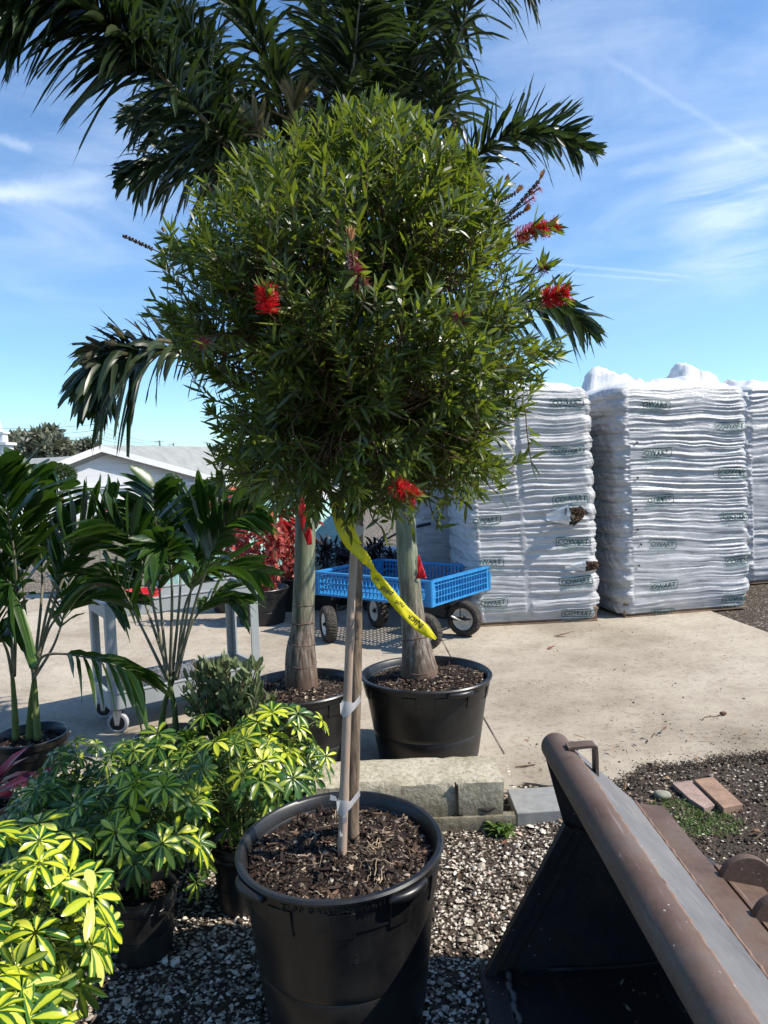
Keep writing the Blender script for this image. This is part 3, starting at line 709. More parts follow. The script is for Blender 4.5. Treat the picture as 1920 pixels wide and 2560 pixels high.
def big_leaf(px, py, L, Wd, ang, mat, lab, name='dead_leaf', z=SLAB_Z, curl=.25):
    p = atz(px, py, z + .006); R = Ribs(); R.add([p], [(math.cos(ang), math.sin(ang), .03)], [(0, .15, 1)], L, Wd, curl=curl, fold=.5, nc=2); o = R.build(name, mat, org=p); tag(o, lab, 'leaf')
big_leaf(1385, 1590, .16, .035, math.radians(-12), MAT['litter'], 'long brown dead leaf on the concrete in front of the wrapped pallets')
big_leaf(1368, 1622, .08, .035, math.radians(10), MAT['leaf_red'], 'small red dead leaf on the concrete below the brown one')
def twigline():
    m = MB(); P = [atz(x, y, SLAB_Z + .006) for x, y in ((1757, 1800), (1762, 1793), (1775, 1791), (1792, 1790), (1808, 1786))]; m.tube(spline(P, 20), .0022, 5)
    p = P[-1]; m.lathe([(.001, -.004), (.014, 0), (.018, .008), (.01, .016), (.001, .018)], p, 9, rf=lambda a, z: 1 + .3 * math.cos(2 * a)); tag(m.build('dry_seed_head', MAT['twig'], smooth=True), 'dry brown seed head with a long curled stalk on the concrete', 'seed head')
twigline()
m = MB(); m.tube(spline([atz(1288, 1917, SLAB_Z + .006), atz(1310, 1915, SLAB_Z + .008), atz(1338, 1911, SLAB_Z + .006)], 12), [.003] * 4 + [.004] * 4 + [.003] * 4, 5)
tag(m.build('stick', MAT['twig']), 'thin dark stick on the concrete just beyond the kerb corner', 'stick')

# ---------------------------------------------------------------- background beyond the yard
def house():
    base = at(290, 1260, 45); base.z = -1.6
    e = empty('house', base, 'long white house with a broad gable and pale shingle roof behind the yard wall', 'house')
    pk = at(243, 1118, 45.0); El = at(-20, 1219, 41.0); Er = at(590, 1212, 50.5)
    n = (Er - El).cross(Vector((0, 0, 1))).normalized()      # towards the camera
    if n.y > 0: n = -n
    back = -n * .4
    low = lambda p, z: Vector((p.x, p.y, z))
    sill_l = at(60, 1229, 42).z; sill_r = at(560, 1203, 50).z; mid = (sill_l + sill_r) / 2
    Elw = El + (pk - El) * .03; Erw = Er + (pk - Er) * .03
    m = MB(); m.prism([low(Elw, mid), low(Erw, mid), Erw, pk + Vector((0, 0, -.25)), Elw], back); m.build('gable_wall', MAT['siding'], e)
    m = MB(); m.prism([low(Elw, -1.8), low(Erw, -1.8), low(Erw, mid - .002), low(Elw, mid - .002)], back + n * .06); m.build('lower_wall', MAT['stucco'], e)
    m = MB(); a = low(Elw, mid) + n * .1; b = low(Erw, mid) + n * .1; m.bar(a, b, .12, .22); m.build('belt_trim', MAT['trim'], e)
    ov = n * .75
    rf = at(720, 1122, 62); off = rf - pk
    er2 = Er + off
    m = MB(); up = Vector((0, 0, .10))
    m.prism([pk + ov + up, Er + ov + up + (Er - pk) * .06, er2 + (Er - pk) * .06 + up, rf + up], (0, 0, -.14)); 
    off2 = (rf - pk); el2 = El + off2
    m.prism([pk + ov + up, rf + up, el2 + up, El + ov + up + (El - pk) * .06], (0, 0, -.14)); m.build('roof', MAT['shingle'], e)
    m = MB()
    for q in (El, Er):
        a = pk + ov; b = q + ov + (q - pk) * .06; m.hexa([a + Vector((0, 0, -.32)), b + Vector((0, 0, -.32)), b + n * .08 + Vector((0, 0, -.32)), a + n * .08 + Vector((0, 0, -.32)), a + Vector((0, 0, .08)), b + Vector((0, 0, .08)), b + n * .08 + Vector((0, 0, .08)), a + n * .08 + Vector((0, 0, .08))])
    m.build('rake_board', MAT['trim'], e)
    # side wall under the long eave
    m = MB(); m.prism([low(Er - ov * .2, -1.8), low(er2, -1.8), er2 + Vector((0, 0, -.2)), Er + Vector((0, 0, -.2))], (-.2, .1, 0)); m.build('side_wall', MAT['stucco'], e)
    # wing on the left, its roof slope facing the yard
    r1, r2 = at(-260, 1166, 56), at(186, 1140, 56); e1, e2 = at(-260, 1226, 50), at(60, 1204, 50)
    m = MB(); m.prism([r1, r2, at(150, 1170, 51), e2, e1], (0, .1, -.14)); m.build('wing_roof', MAT['shingle'], e)
    m = MB(); m.prism([low(e1, -1.8) + Vector((0, .5, 0)), low(e2, -1.8) + Vector((2, .5, 0)), e2 + Vector((2, .5, -.1)), e1 + Vector((0, .5, -.1))], (0, .3, 0)); m.build('wing_wall', MAT['stucco'], e)
house()
def cupola():
    b = at(4, 1150, 58); b.z = -1.6; e = empty('white_cupola_tower', b, 'stepped white cupola tower at the left edge behind the roofs', 'tower')
    k = 58 / 1775; z = lambda py: at(4, py, 58).z
    m = MB(); zt, zb = z(1112), z(1152); m.box((b.x, b.y, (zt - 1.6) / 2), (42 * k, 42 * k, zt + 1.6)); m.build('lower_stage', MAT['trim'], e)
    m = MB(); m.box((b.x, b.y, z(1110)), (54 * k, 54 * k, .22)); m.box((b.x, b.y, z(1082)), (34 * k, 34 * k, .16)); m.build('cornice', MAT['trim'], e)
    m = MB(); m.box((b.x, b.y, (z(1108) + z(1083)) / 2), (26 * k, 26 * k, z(1083) - z(1108))); m.build('upper_stage', MAT['trim'], e)
    m = MB(); m.lathe([(11 * k, z(1081)), (6 * k, z(1070)), (2.5 * k, z(1050)), (.01, z(1020))], (b.x, b.y, 0), 4); m.build('spire', MAT['trim'], e)
cupola()
def leafy_tree(name, lab, cat, lobes, ground, mat, leaf, n, seed, group=None, trunk_r=.12, W=.5):
    """lobes: (centre, radius) list in world space; leaf clumps scattered in their volume"""
    r = rng(seed); e = empty(name, ground, lab, cat, group); R = Ribs(); tot = sum(rr ** 2 for _, rr in lobes); tr = MB()
    top = sum((Vector(c) for c, _ in lobes), Vector()) / len(lobes); g = Vector(ground)
    tr.tube(spline([g, g.lerp(top, .45) + Vector((.1, 0, 0)) * trunk_r * 3, top], 8), [trunk_r * (1 - .08 * i) for i in range(8)], 7)
    for c, rr in lobes:
        c = Vector(c); tr.tube([g.lerp(top, .5), g.lerp(top, .5).lerp(c, .6) + Vector((0, 0, -rr * .2)), c], [trunk_r * .5, trunk_r * .35, trunk_r * .15], 6)
        k = int(n * rr ** 2 / tot); d = norm(r.normal(0, 1, (k, 3))); rad = rr * r.random(k) ** .4 * (1 + .25 * fbm(d[:, 0] * 3 + seed, d[:, 2] * 3))
        P = np.array(c)[None] + d * rad[:, None] * np.array([1, 1, .8])
        D = norm(d + r.normal(0, .7, (k, 3))); R.add(P, D, r.normal(0, 1, (k, 3)), leaf * r.uniform(.6, 1.3, k), leaf * W * r.uniform(.6, 1.2, k), nc=1, curl=.2)
    tr.build('trunk', MAT['twig'], e, smooth=True); R.build('crown', mat, e); return e
def far_tree(px, py, rp, Y, seed, n, lab, extra=()):
    k = Y / F_PX; lb = [(at(px + dx, py + dy, Y + dz), rr * k) for dx, dy, dz, rr in extra]
    g = at(px, py, Y); g.z = -1.6; leafy_tree('oak_tree', lab, 'tree', lb, g, MAT['leaf_far'], .95 * Y / 90, n, seed, 'grey green trees behind the roofs', .35)
far_tree(45, 1110, 0, 90, 71, 1500, 'grey-green tree between the cupola tower and the taller tree', ((-22, 0, 0, 24), (5, -8, 2, 22), (22, 12, 0, 20), (-6, 22, 0, 24)))
far_tree(115, 1105, 0, 86, 72, 2200, 'tallest grey-green tree behind the white house roof', ((-15, -10, 0, 22), (12, -20, 2, 20), (30, 8, 0, 22), (-30, 14, 0, 24), (5, 16, -1, 28), (52, 24, 0, 14)))
far_tree(215, 1122, 0, 92, 73, 900, 'small low tree just left of the tall utility pole', ((-14, 4, 0, 13), (6, -2, 0, 15), (20, 6, 0, 10)))
def poles():
    def pole(px, ytop, ybot, Y, r_, arms, lab, armw):
        b = at(px, ybot, Y); b.z = -1.6; t = at(px, ytop, Y); e = empty('utility_pole', b, lab, 'utility pole', 'utility poles on the horizon')
        m = MB(); m.tube([b, Vector((b.x, b.y, t.z))], [r_ * 1.2, r_ * .8], 8); m.build('shaft', MAT['pole'], e)
        for z in arms:
            zz = at(px, z, Y).z; m = MB(); m.box((b.x, b.y, zz), (armw, .12, .09)); m.build('crossarm', MAT['pole'], e)
    pole(246, 1056, 1112, 120, .26, (1060, 1075, 1088, 1097), 'tall utility pole with four crossarms behind the gable', 2.2)
    pole(400, 1101, 1120, 190, .3, (1104,), 'shorter utility pole right of the gable peak', 2.6)
    pole(434, 1108, 1120, 240, .3, (1110,), 'shortest farthest utility pole, rightmost on the skyline', 3.0)
    def wire(a, b, sag, lab):
        a = at(*a); b = at(*b); P = [a.lerp(b, t) - Vector((0, 0, sag * 4 * t * (1 - t))) for t in np.linspace(0, 1, 14)]
        m = MB(); m.tube(P, .035, 4, cap=False); tag(m.build('power_line', MAT['wire']), lab, 'power line', 'overhead power lines')
    for i, (y0, y1) in enumerate(((1060, 1063), (1075, 1084), (1088, 1098), (1097, 1106))):
        wire((246, y0, 120), (-150, y1, 105), .6, 'overhead wire left of the tall pole, number %s from the top' % ('one', 'two', 'three', 'four')[i])
    for i, (y0, x1, y1) in enumerate(((1060, 400, 1103), (1075, 400, 1105), (1088, 434, 1110), (1097, 434, 1112))):
        wire((246, y0, 120), (x1, y1, 190 if x1 == 400 else 240), 1.0, 'overhead wire right of the tall pole, number %s from the top' % ('one', 'two', 'three', 'four')[i])
poles()
def topiary(px, py, rp, Y, seed, lab):
    k = Y / F_PX; c = at(px, py, Y); g = Vector((c.x, c.y, 0 - .1)); r = rng(seed)
    e = empty('lollipop_tree', g, lab, 'clipped tree', 'clipped round-headed trees'); m = MB(); m.tube([g, c], [.05, .03], 7); m.build('trunk', MAT['twig'], e)
    n = 2600; d = norm(r.normal(0, 1, (n, 3))); P = np.array(c)[None] + d * (rp * k * (.72 + .3 * r.random(n)) * (1 + .12 * fbm(d[:, 0] * 4, d[:, 2] * 4, seed)))[:, None] * np.array([1.05, 1, .85])
    R = Ribs(); R.add(P, norm(d + r.normal(0, .5, (n, 3))), r.normal(0, 1, (n, 3)), .07, .035, curl=.3); R.build('crown', MAT['leaf_topiary'], e)
topiary(100, 1192, 33, 19, 81, 'left round clipped tree head in front of the white house')
topiary(152, 1190, 33, 18, 82, 'right round clipped tree on a thin stem in front of the white house')
def yard_wall():
    a = at(150, 1318, 9.2); b = at(760, 1176, 11.0); e = empty('block_wall', (a.x, a.y, 0), 'weathered grey block wall with a sloping top beyond the yard', 'wall')
    n = Vector((0, .2, 0)); N_ = 26; m = MB()
    L0 = at(-700, 1500, 8.0)
    for i in range(N_):
        p = a.lerp(b, i / N_); q = a.lerp(b, (i + 1) / N_); m.prism([Vector((p.x, p.y, -.1)), Vector((q.x, q.y, -.1)), Vector((q.x, q.y, q.z)), Vector((p.x, p.y, p.z))], n)
    bm_ = m.build('blockwork', MAT['oldwall'], e)
    m = MB(); m.hexa([a + Vector((0, -.03, .0)), b + Vector((0, -.03, 0)), b + Vector((0, .23, 0)), a + Vector((0, .23, 0)), a + Vector((0, -.03, .05)), b + Vector((0, -.03, .05)), b + Vector((0, .23, .05)), a + Vector((0, .23, .05))]); m.build('coping', MAT['block'], e)
    return a, b
WA, WB = yard_wall()
def railing():
    b = at(300, 1260, 15); b.z = -.1; e = empty('pipe_fence', b, 'thin pipe fence with white posts standing in front of the white house', 'fence')
    m = MB(); m.tube([at(20, 1240, 15), at(180, 1226, 15), at(300, 1214, 15), at(425, 1203, 15)], .022, 6)
    m.tube([at(425, 1203, 15), at(436, 1207, 15), at(438, 1225, 15)], .022, 6); m.tube([at(150, 1240, 15), at(300, 1228, 15), at(438, 1219, 15)], .018, 6); m.build('rail', MAT['galv'], e)
    for px, t, w in ((365, 1209, .035), (325, 1226, .02), (180, 1227, .03), (438, 1204, .03), (60, 1236, .03)):
        p = at(px, t, 15); m = MB(); m.tube([(p.x, p.y, -.1), p], w, 8); m.lathe([(w, p.z), (w * 1.2, p.z + .01), (.01, p.z + .04)], (p.x, p.y, 0), 8); m.build('post', MAT['white_paint'], e)
railing()
def bagpile():
    a = at(300, 1268, 11.5); e = empty('feed_bag', (a.x, a.y, a.z - .1), 'white plastic bag with red print lying behind the sloping wall', 'bag'); m = MB()
    k = 11.5 / F_PX
    m.lathe([(.01, -.14), (.9, -.12), (1.0, -.04), (.9, .06), (.5, .12), (.01, .13)], a, 24, rf=lambda t, z: (34 * k) * (1 + .1 * math.cos(3 * t) + .06 * math.sin(7 * t)), zf=lambda t, z: .03 * math.cos(4 * t)); m.build('sack', MAT['bag'], e, smooth=True)
    m = MB(); m.box(a + Vector((-.12, -.215, -.03)), (.16, .012, .04)); m.box(a + Vector((-.08, -.22, -.075)), (.22, .012, .025)); m.build('print', MAT['red_plastic'], e)
    for g_ in (1,):
        m = MB(); st = a.copy(); m.box((a.x, a.y, (a.z - .2) / 2 - .05), (.9, .5, a.z - .1)); tag(m.build('timber_stack', MAT['wood']), 'low timber stack under the white printed bag', 'timber')
bagpile()
def darkbox():
    p = at(410, 1262, 8.9); k = 8.9 / F_PX; m = MB(); hgt = p.z + .09
    m.box((p.x, p.y, hgt / 2), (96 * k, .4, hgt), taper=.98); m.box((p.x, p.y, hgt + .012), (100 * k, .44, .03)); tag(m.build('plastic_bin', MAT['plastic'], bevel=.02), 'dark square plastic bin in front of the block wall', 'bin')
darkbox()
def tarp():
    a = at(640, 1400, 8.9); e = empty('tarp_covered_heap', (a.x, a.y, 0), 'mint green tarp draped over a long heap behind the red plants', 'tarp')
    x0 = at(385, 1300, 8.8).x; x1 = at(905, 1300, 9.2).x; nx, ny = 90, 40; V = []
    for i in range(nx):
        u = i / (nx - 1); x = x0 + (x1 - x0) * u
        h = np.interp(u, [0, .06, .2, .45, .62, .8, .93, 1], [.35, .78, .98, 1.18, 1.22, 1.2, 1.1, .8])
        for j in range(ny):
            v = j / (ny - 1); y = 8.45 + 1.2 * v; z = h * (math.sin(math.pi * min(max(v * .55 + .0, 0), .5)) ** .55 if v < .9 else 1 - (v - .9) * 3)
            z += .05 * fbm(x * 3 + 2, y * 4, 5) + .03 * vn(x * 9, y * 5, 6); V.append((x + .05 * fbm(y * 5, x * 5, 7), y + .09 * fbm(x * 4, z * 4, 3), max(z, .04)))
    Q = [(i * ny + j, i * ny + j + 1, (i + 1) * ny + j + 1, (i + 1) * ny + j) for i in range(nx - 1) for j in range(ny - 1)]
    link('tarp_sheet', np_mesh('tarp', V, Q), MAT['tarp'], e, True)
tarp()
# ---------------------------------------------------------------- wrapped mulch pallets
def pallet(c0, c1, depth, H, seed, lab, lean=(-.05, .0), logos=(), tears=(), res=1.0, seam=None, skirt=0, bulge=1.0, topk=.02, peaks=(), blind=False, holes=()):
    """c0,c1: front bottom corners (world); depth goes away from the camera"""
    c0 = Vector((c0.x, c0.y, 0)); c1 = Vector((c1.x, c1.y, 0)); ux = (c1 - c0); Wd = ux.length; ux.normalize(); uy = Vector((-ux.y, ux.x, 0))
    if uy.y < 0: uy = -uy
    mid = (c0 + c1) / 2 + uy * depth / 2; base = Vector((mid.x, mid.y, SLAB_Z))
    e = empty('mulch_pallet', base, lab, 'wrapped pallet', 'wrapped pallets of bagged mulch')
    # wooden pallet
    m = MB()
    ctr = lambda a, b, z: base + ux * a + uy * b + Vector((0, 0, z))
    R = Matrix((ux, uy, Vector((0, 0, 1)))).transposed()
    for k in range(5): m.box(ctr(-Wd * .44 + k * Wd * .22, 0, .125), (.10, depth * .96, .02), R)
    for k in (-1, 0, 1): m.box(ctr(0, k * depth * .44, .065), (Wd * .94, .05, .095), R)
    for k in (-1, 1): m.box(ctr(0, k * depth * .44, .008), (Wd * .94, .09, .014), R)
    m.build('pallet', MAT['wood'], e)
    rc = .13; hw, hd = Wd / 2, depth / 2
    per = []           # (outline point, normal, arc length, face u)
    def seg(a, b, n, nrm):
        for t in np.linspace(0, 1, n, endpoint=False): per.append((a + (b - a) * t, nrm))
    V2 = lambda x, y: np.array([x, y], float)
    nf = int(150 * res); ns = int(60 * res); nc = 14
    seg(V2(-hw + rc, -hd), V2(hw - rc, -hd), nf, V2(0, -1))
    def arc(cx, cy, a0):
        for t in np.linspace(0, 1, nc, endpoint=False):
            a = a0 + t * math.pi / 2; per.append((V2(cx + rc * math.cos(a), cy + rc * math.sin(a)), V2(math.cos(a), math.sin(a))))
    arc(hw - rc, -hd + rc, -math.pi / 2); seg(V2(hw, -hd + rc), V2(hw, hd - rc), ns, V2(1, 0)); arc(hw - rc, hd - rc, 0)
    seg(V2(hw - rc, hd), V2(-hw + rc, hd), max(12, ns // 3), V2(0, 1)); arc(-hw + rc, hd - rc, math.pi / 2)
    seg(V2(-hw, hd - rc), V2(-hw, -hd + rc), int(ns * 1.6), V2(-1, 0)); arc(-hw + rc, -hd + rc, math.pi)
    P2 = np.array([p for p, _ in per]); N2 = np.array([n for _, n in per]); npz = len(per)
    sarc = np.concatenate([[0], np.cumsum(np.linalg.norm(np.diff(P2, axis=0), axis=1))])
    z0 = .05; nz = int(330 * res); zz = z0 + (H - z0) * np.linspace(0, 1, nz) 
    lay = .165
    def disp(u, z, nx, ny, s):
        """outward displacement; nx: normal x (side-ness)"""
        side = np.abs(nx); corner = 1 - np.abs(np.abs(nx) - .5) * 2; corner = np.clip(corner, 0, 1)
        ph = z / lay + .25 * fbm(u * 1.3, z * 1.2, seed)
        bag = np.abs(np.sin(math.pi * ph)) ** .6
        d = (bag - .6) * (.0025 + .016 * np.clip(corner, 0, 1) + .034 * np.clip(side - .2, 0, 1)) * bulge
        d = d + .026 * fbm(u * 1.4, z * 1.6, seed + 1) * bulge
        # long, nearly level wrinkles of the stretched film
        tilt = .10 * fbm(u * .7, z * 1.1, seed + 2)
        zz_ = z + tilt * 1.2 + u * .012
        amp = .35 + .9 * np.clip(.5 + fbm(u * 1.6, z * 2.2, seed + 9) * 1.4, 0, 1)
        lines = .0095 * vn(u * 1.1, zz_ * 50, seed + 3) + .0065 * vn(u * 1.9 + 9, zz_ * 84, seed + 4) + .004 * vn(u * .8, zz_ * 16, seed + 12)
        slant = (.010 * vn((u + z * .9) * 34, (z - u * .3) * 2.2, seed + 5)) * np.clip(side * 1.5 - .3, 0, 1)
        lump = .022 * fbm(u * 13, z * 11, seed + 6) * np.clip(corner * .9 + (nx < -.2) * .35, 0, 1)
        d = d + lines * amp * (1 - .45 * np.clip(corner, 0, 1)) + slant + lump
        for (tu, tz, tr, ta) in tears:
            q = ((u - tu) / (tr * 1.5)) ** 2 + ((z - tz) / tr) ** 2; d = d + ta * np.exp(-q) * (np.abs(ny) > .6)
        if seam is not None:
            k = np.exp(-((u - seam - .03 * (2.3 - z)) / .028) ** 4) * (ny < -.9); d = d * (1 - .8 * k) - .006 * k
        return d
    U, Z = np.meshgrid(sarc, zz); NX = np.broadcast_to(N2[:, 0], U.shape); NY = np.broadcast_to(N2[:, 1], U.shape)
    D = disp(U, Z, NX, NY, 0)
    hh = (Z - z0) / (H - z0)
    # rounded shoulder and slight inset near the pallet
    rs = np.clip((Z - (H - .16)) / .16, 0, 1); inset = .10 * (1 - np.sqrt(np.clip(1 - rs ** 2, 0, 1))) + .03 * np.clip((.16 - Z) / .12, 0, 1)
    X = P2[:, 0][None] * (1 - inset / hw) + NX * D; Yy = P2[:, 1][None] * (1 - inset / hd) + NY * D
    LX = lean[0] * hh + .012 * fbm(Z * 1.3, Z * 0 + 3, seed + 8); LY = lean[1] * hh
    X = X + LX; Yy = Yy + LY
    Zt = Z + .03 * fbm(X * 2.5, Yy * 2.5 + 7, seed + 7) * hh ** 3
    V = np.stack([X, Yy, Zt], -1).reshape(-1, 3)
    Q = []
    i, j = np.meshgrid(np.arange(nz - 1), np.arange(npz), indexing='ij'); a = (i * npz + j).ravel(); b = (i * npz + (j + 1) % npz).ravel()
    Q = np.stack([a, b, b + npz, a + npz], 1)
    # roof: shrink rings to the centre
    rings = 16; top = V[-npz:].copy(); cen = top.mean(0); Vs = [V]
    for k in range(1, rings + 1):
        t = k / rings; p = top + (cen - top) * (t * .985); x, y = p[:, 0], p[:, 1]
        p[:, 2] = top[:, 2] * (1 - t) + cen[2] * t + .05 * math.sin(min(1, t * 2.2) * math.pi / 2) + topk * 2 * fbm(x * 5, y * 5, seed + 13) + topk * np.abs(vn(x * 5 + y * 3, y * 4, seed + 14)) * 1.2
        for (px_, py_, pr, ph_) in peaks: p[:, 2] += ph_ * np.maximum(0, 1 - np.sqrt(((x - px_) / pr) ** 2 + ((y - py_) / (pr * .8)) ** 2))
        Vs.append(p)
    n0 = (nz - 1) * npz; i, j = np.meshgrid(np.arange(rings), np.arange(npz), indexing='ij'); a = (n0 + i * npz + j).ravel(); b = (n0 + i * npz + (j + 1) % npz).ravel()
    Q2 = np.stack([a, b, b + npz, a + npz], 1)
    Vl = np.concatenate(Vs); Rn = np.array([list(ux), list(uy), [0, 0, 1.0]])
    Vw = Vl @ Rn + np.array([base.x, base.y, 0])
    o = link('stretch_wrap', np_mesh('wrap', Vw, np.concatenate([Q, Q2])), [MAT['wrap'], MAT['film']], e, True)
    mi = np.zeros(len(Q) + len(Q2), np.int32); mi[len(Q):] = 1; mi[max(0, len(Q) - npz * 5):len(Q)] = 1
    o.data.polygons.foreach_set('material_index', mi)
    # a mapper for the front face: u from its left end, z height -> world, proud by d
    def face(u, z, d):
        s = u - rc; Lf = Wd - 2 * rc; s_ = min(max(s, 0.), Lf); an = (s - s_) / rc; nx_, ny_ = math.sin(an), -math.cos(an)
        sp = s + .0 if s >= 0 else sarc[-1] + s
        dd = disp(np.array([float(sp)]), np.array([z]), np.array([nx_]), np.array([ny_]), 0)[0] + d
        h = (z - z0) / (H - z0); rs_ = min(max((z - (H - .16)) / .16, 0), 1); ins = .10 * (1 - math.sqrt(max(0, 1 - rs_ ** 2))) + .03 * min(max((.16 - z) / .12, 0), 1)
        x = (s_ - hw + rc + rc * nx_) * (1 - ins / hw) + nx_ * dd + lean[0] * h + .012 * float(fbm(z * 1.3, 3.0, seed + 8)); y = (-hd + rc + rc * ny_) * (1 - ins / hd) + ny_ * dd + lean[1] * h
        return base + ux * float(x) + uy * float(y) + Vector((0, 0, float(z) + .03 * float(fbm(x * 2.5, y * 2.5 + 7, seed + 7)) * h ** 3 - base.z))
    for (u, z, w, cut) in logos:
        tv, tf = text_geo('COWART', 1.0, 0, .022, .12, 1.02); xs = [v.x for v in tv]; L0, L1 = min(xs), max(xs); hgt = w * .17
        m = MB()
        def put(vs, fs, mi):
            keep = []; idx = {}
            for k, (a_, b_) in enumerate(vs):
                idx[k] = face(u + a_, z + b_, .0065)
            ff = [f for f in fs if all(vs[q][0] >= cut * w for q in f)]
            used = sorted({q for f in ff for q in f}); mp = {q: i for i, q in enumerate(used)}
            m.add([idx[q] for q in used], [tuple(mp[q] for q in f) for f in ff], mi)
        wob = .004
        sk = lambda a_, b_: (a_, b_ + .006 * math.sin(a_ * 14 + z * 9))
        put([sk((v.x - L0) / (L1 - L0) * w * .86 + w * .07, v.y / .7 * hgt * .78) for v in tv], tf, 0)
        # rounded frame
        fr = []; t_ = .007; x0, x1, y0, y1 = -.0, w, -hgt * .32, hgt * 1.12; rr = hgt * .35; pts = []
        for (cx, cy, a0) in ((x1 - rr, y0 + rr, -90), (x1 - rr, y1 - rr, 0), (x0 + rr, y1 - rr, 90), (x0 + rr, y0 + rr, 180)):
            for q in range(5): an = math.radians(a0 + q * 22.5); pts.append((cx, cy, math.cos(an), math.sin(an)))
        full = []
        for i_ in range(len(pts)):
            a_, b_ = pts[i_], pts[(i_ + 1) % len(pts)]; nseg = max(1, int(abs(a_[0] + a_[2] * rr - b_[0] - b_[2] * rr) / .03))
            for q in range(nseg):
                t = q / nseg; ox = (a_[0] + a_[2] * rr) * (1 - t) + (b_[0] + b_[2] * rr) * t; oy = (a_[1] + a_[3] * rr) * (1 - t) + (b_[1] + b_[3] * rr) * t
                nx_ = a_[2] * (1 - t) + b_[2] * t; ny_ = a_[3] * (1 - t) + b_[3] * t; full.append((sk(ox, oy), sk(ox - nx_ * t_, oy - ny_ * t_)))
        vs = [q for pr in full for q in pr]; nn = len(full)
        put(vs, [(2 * i_, 2 * ((i_ + 1) % nn), 2 * ((i_ + 1) % nn) + 1, 2 * i_ + 1) for i_ in range(nn)], 0)
        tv, tf = text_geo('CowartMulch.com', 1.0, 0, .0); xs = [v.x for v in tv]; L0, L1 = min(xs), max(xs)
        put([sk((v.x - L0) / (L1 - L0) * w * .96 + w * .02, v.y * hgt * .62 - hgt * .95) for v in tv], tf, 1)
        m.build('bag_print', [MAT['ink'], MAT['ink2']], e)
    for k, (u, z, ru, rz, bs) in enumerate(holes):
        rr_ = rng(200 + k + seed); m = MB(); n = 22; vs = [face(u, z, -.0)]; 
        rim_ = []
        for q in range(n):
            a_ = 2 * math.pi * q / n; f_ = 1 + .28 * math.sin(3 * a_ + k) + .12 * rr_.normal(); rim_.append(face(u + ru * f_ * math.cos(a_), z + rz * f_ * math.sin(a_), .010 + bs * max(0, -math.cos(a_))))
        m.add([face(u, z, .004)] + rim_, [(0, 1 + q, 1 + (q + 1) % n) for q in range(n)]); tr = m.build('tear', MAT['darkgap'], e)
        nn = int(260 * ru * rz / .004); nn = min(max(nn, 25), 220); a_ = rr_.uniform(0, 6.28, nn); d_ = np.sqrt(rr_.random(nn)) * .85
        pts = np.array([list(face(u + ru * dd * math.cos(aa), z + rz * dd * math.sin(aa), .012)) for aa, dd in zip(a_, d_)])
        if ru > .03: clod_field('mulch_bits', pts[:, 0], pts[:, 1], pts[:, 2], rr_.uniform(.005, .016, nn), MAT['mulch'], 300 + k, tr)
        if bs > 0:
            # flap of torn film folded away from the hole
            m = MB(); g = []
            for i_ in range(9):
                row = []
                for j_ in range(9):
                    s_ = i_ / 8; t_ = (j_ / 8 - .5) * 2; uu = u - ru * .75 - s_ * ru * 1.9; zz2 = z + t_ * rz * (1.25 - .9 * s_) - s_ * rz * .25
                    row.append(face(uu, zz2, .014 + bs * (1 - s_) ** 1.4 * (1 - .5 * abs(t_)) + .010 * math.sin(t_ * 9 + s_ * 4) * (1 - s_)))
                g += row
            m.add(g, [(i_ * 9 + j_, i_ * 9 + j_ + 1, (i_ + 1) * 9 + j_ + 1, (i_ + 1) * 9 + j_) for i_ in range(8) for j_ in range(8)]); m.build('torn_flap', MAT['film'], e, smooth=True)
    return e, face
A0, A1 = atz(1178, 1570, SLAB_Z), atz(1506, 1553, SLAB_Z)
def uz(A, B, px, py):
    """front-face coordinates of a pixel for the stack standing on A-B"""
    a = Vector((A.x, A.y, 0)); u = Vector((B.x - A.x, B.y - A.y, 0)); L = u.length; u.normalize(); n = Vector((-u.y, u.x, 0)); d = raydir(px, py)
    t = (a - Vector((0, 0, 0))).dot(n) / Vector((d.x, d.y, 0)).dot(n); p = CAMP + d * t; return (Vector((p.x, p.y, 0)) - a).dot(u), p.z
def lg(A, B, lst): 
    out = []
    for (x0, x1, y, cut) in lst:
        u0, z = uz(A, B, x0, y); u1, _ = uz(A, B, x1, y); out.append((u0 + .02, z, u1 - u0, cut))
    return out
LA = lg(A0, A1, [(1383, 1468, 1012, 0), (1383, 1466, 1132, 0), (1383, 1476, 1255, 0), (1389, 1478, 1362, 0), (1394, 1480, 1460, 0), (1402, 1486, 1541, 0), (1166, 1254, 1308, .2), (1168, 1258, 1414, .3), (1180, 1266, 1514, .2)])
uT, zT = uz(A0, A1, 1440, 1285); uT2, zT2 = uz(A0, A1, 1484, 1413)
_, zA = uz(A0, A1, 1440, 962)
print('palA', (A1 - A0).length, zA, A0, A1)
pallet(A0, A1, 1.1, zA, 1, 'white wrapped mulch stack with two torn holes, left of the gap, behind the blue cart', lean=(-.05, 0), logos=LA, tears=((uT - .15, zT - .03, .08, .045), (uT2 - .15, zT2, .05, .025)),
       seam=uz(A0, A1, 1296, 1250)[0] - .13 + .02, holes=((uT + .01, zT, .105, .078, .07), (uT2 - .01, zT2, .10, .040, .04), (uT - .05, zT - .085, .03, .015, 0)))
B0, B1 = atz(1556, 1547, SLAB_Z), atz(1884, 1520, SLAB_Z)
LB = lg(B0, B1, [(1590, 1678, 1020, .12), (1592, 1680, 1140, .1), (1600, 1683, 1257, .1), (1606, 1688, 1370, .1), (1608, 1690, 1473, .1), (1610, 1686, 1543, .1), (1790, 1868, 1069, 0), (1797, 1877, 1186, 0), (1800, 1876, 1299, 0), (1808, 1884, 1409, 0), (1802, 1884, 1506, 0)])
_, zB = uz(B0, B1, 1750, 958)
print('palB', (B1 - B0).length, zB, B0, B1)
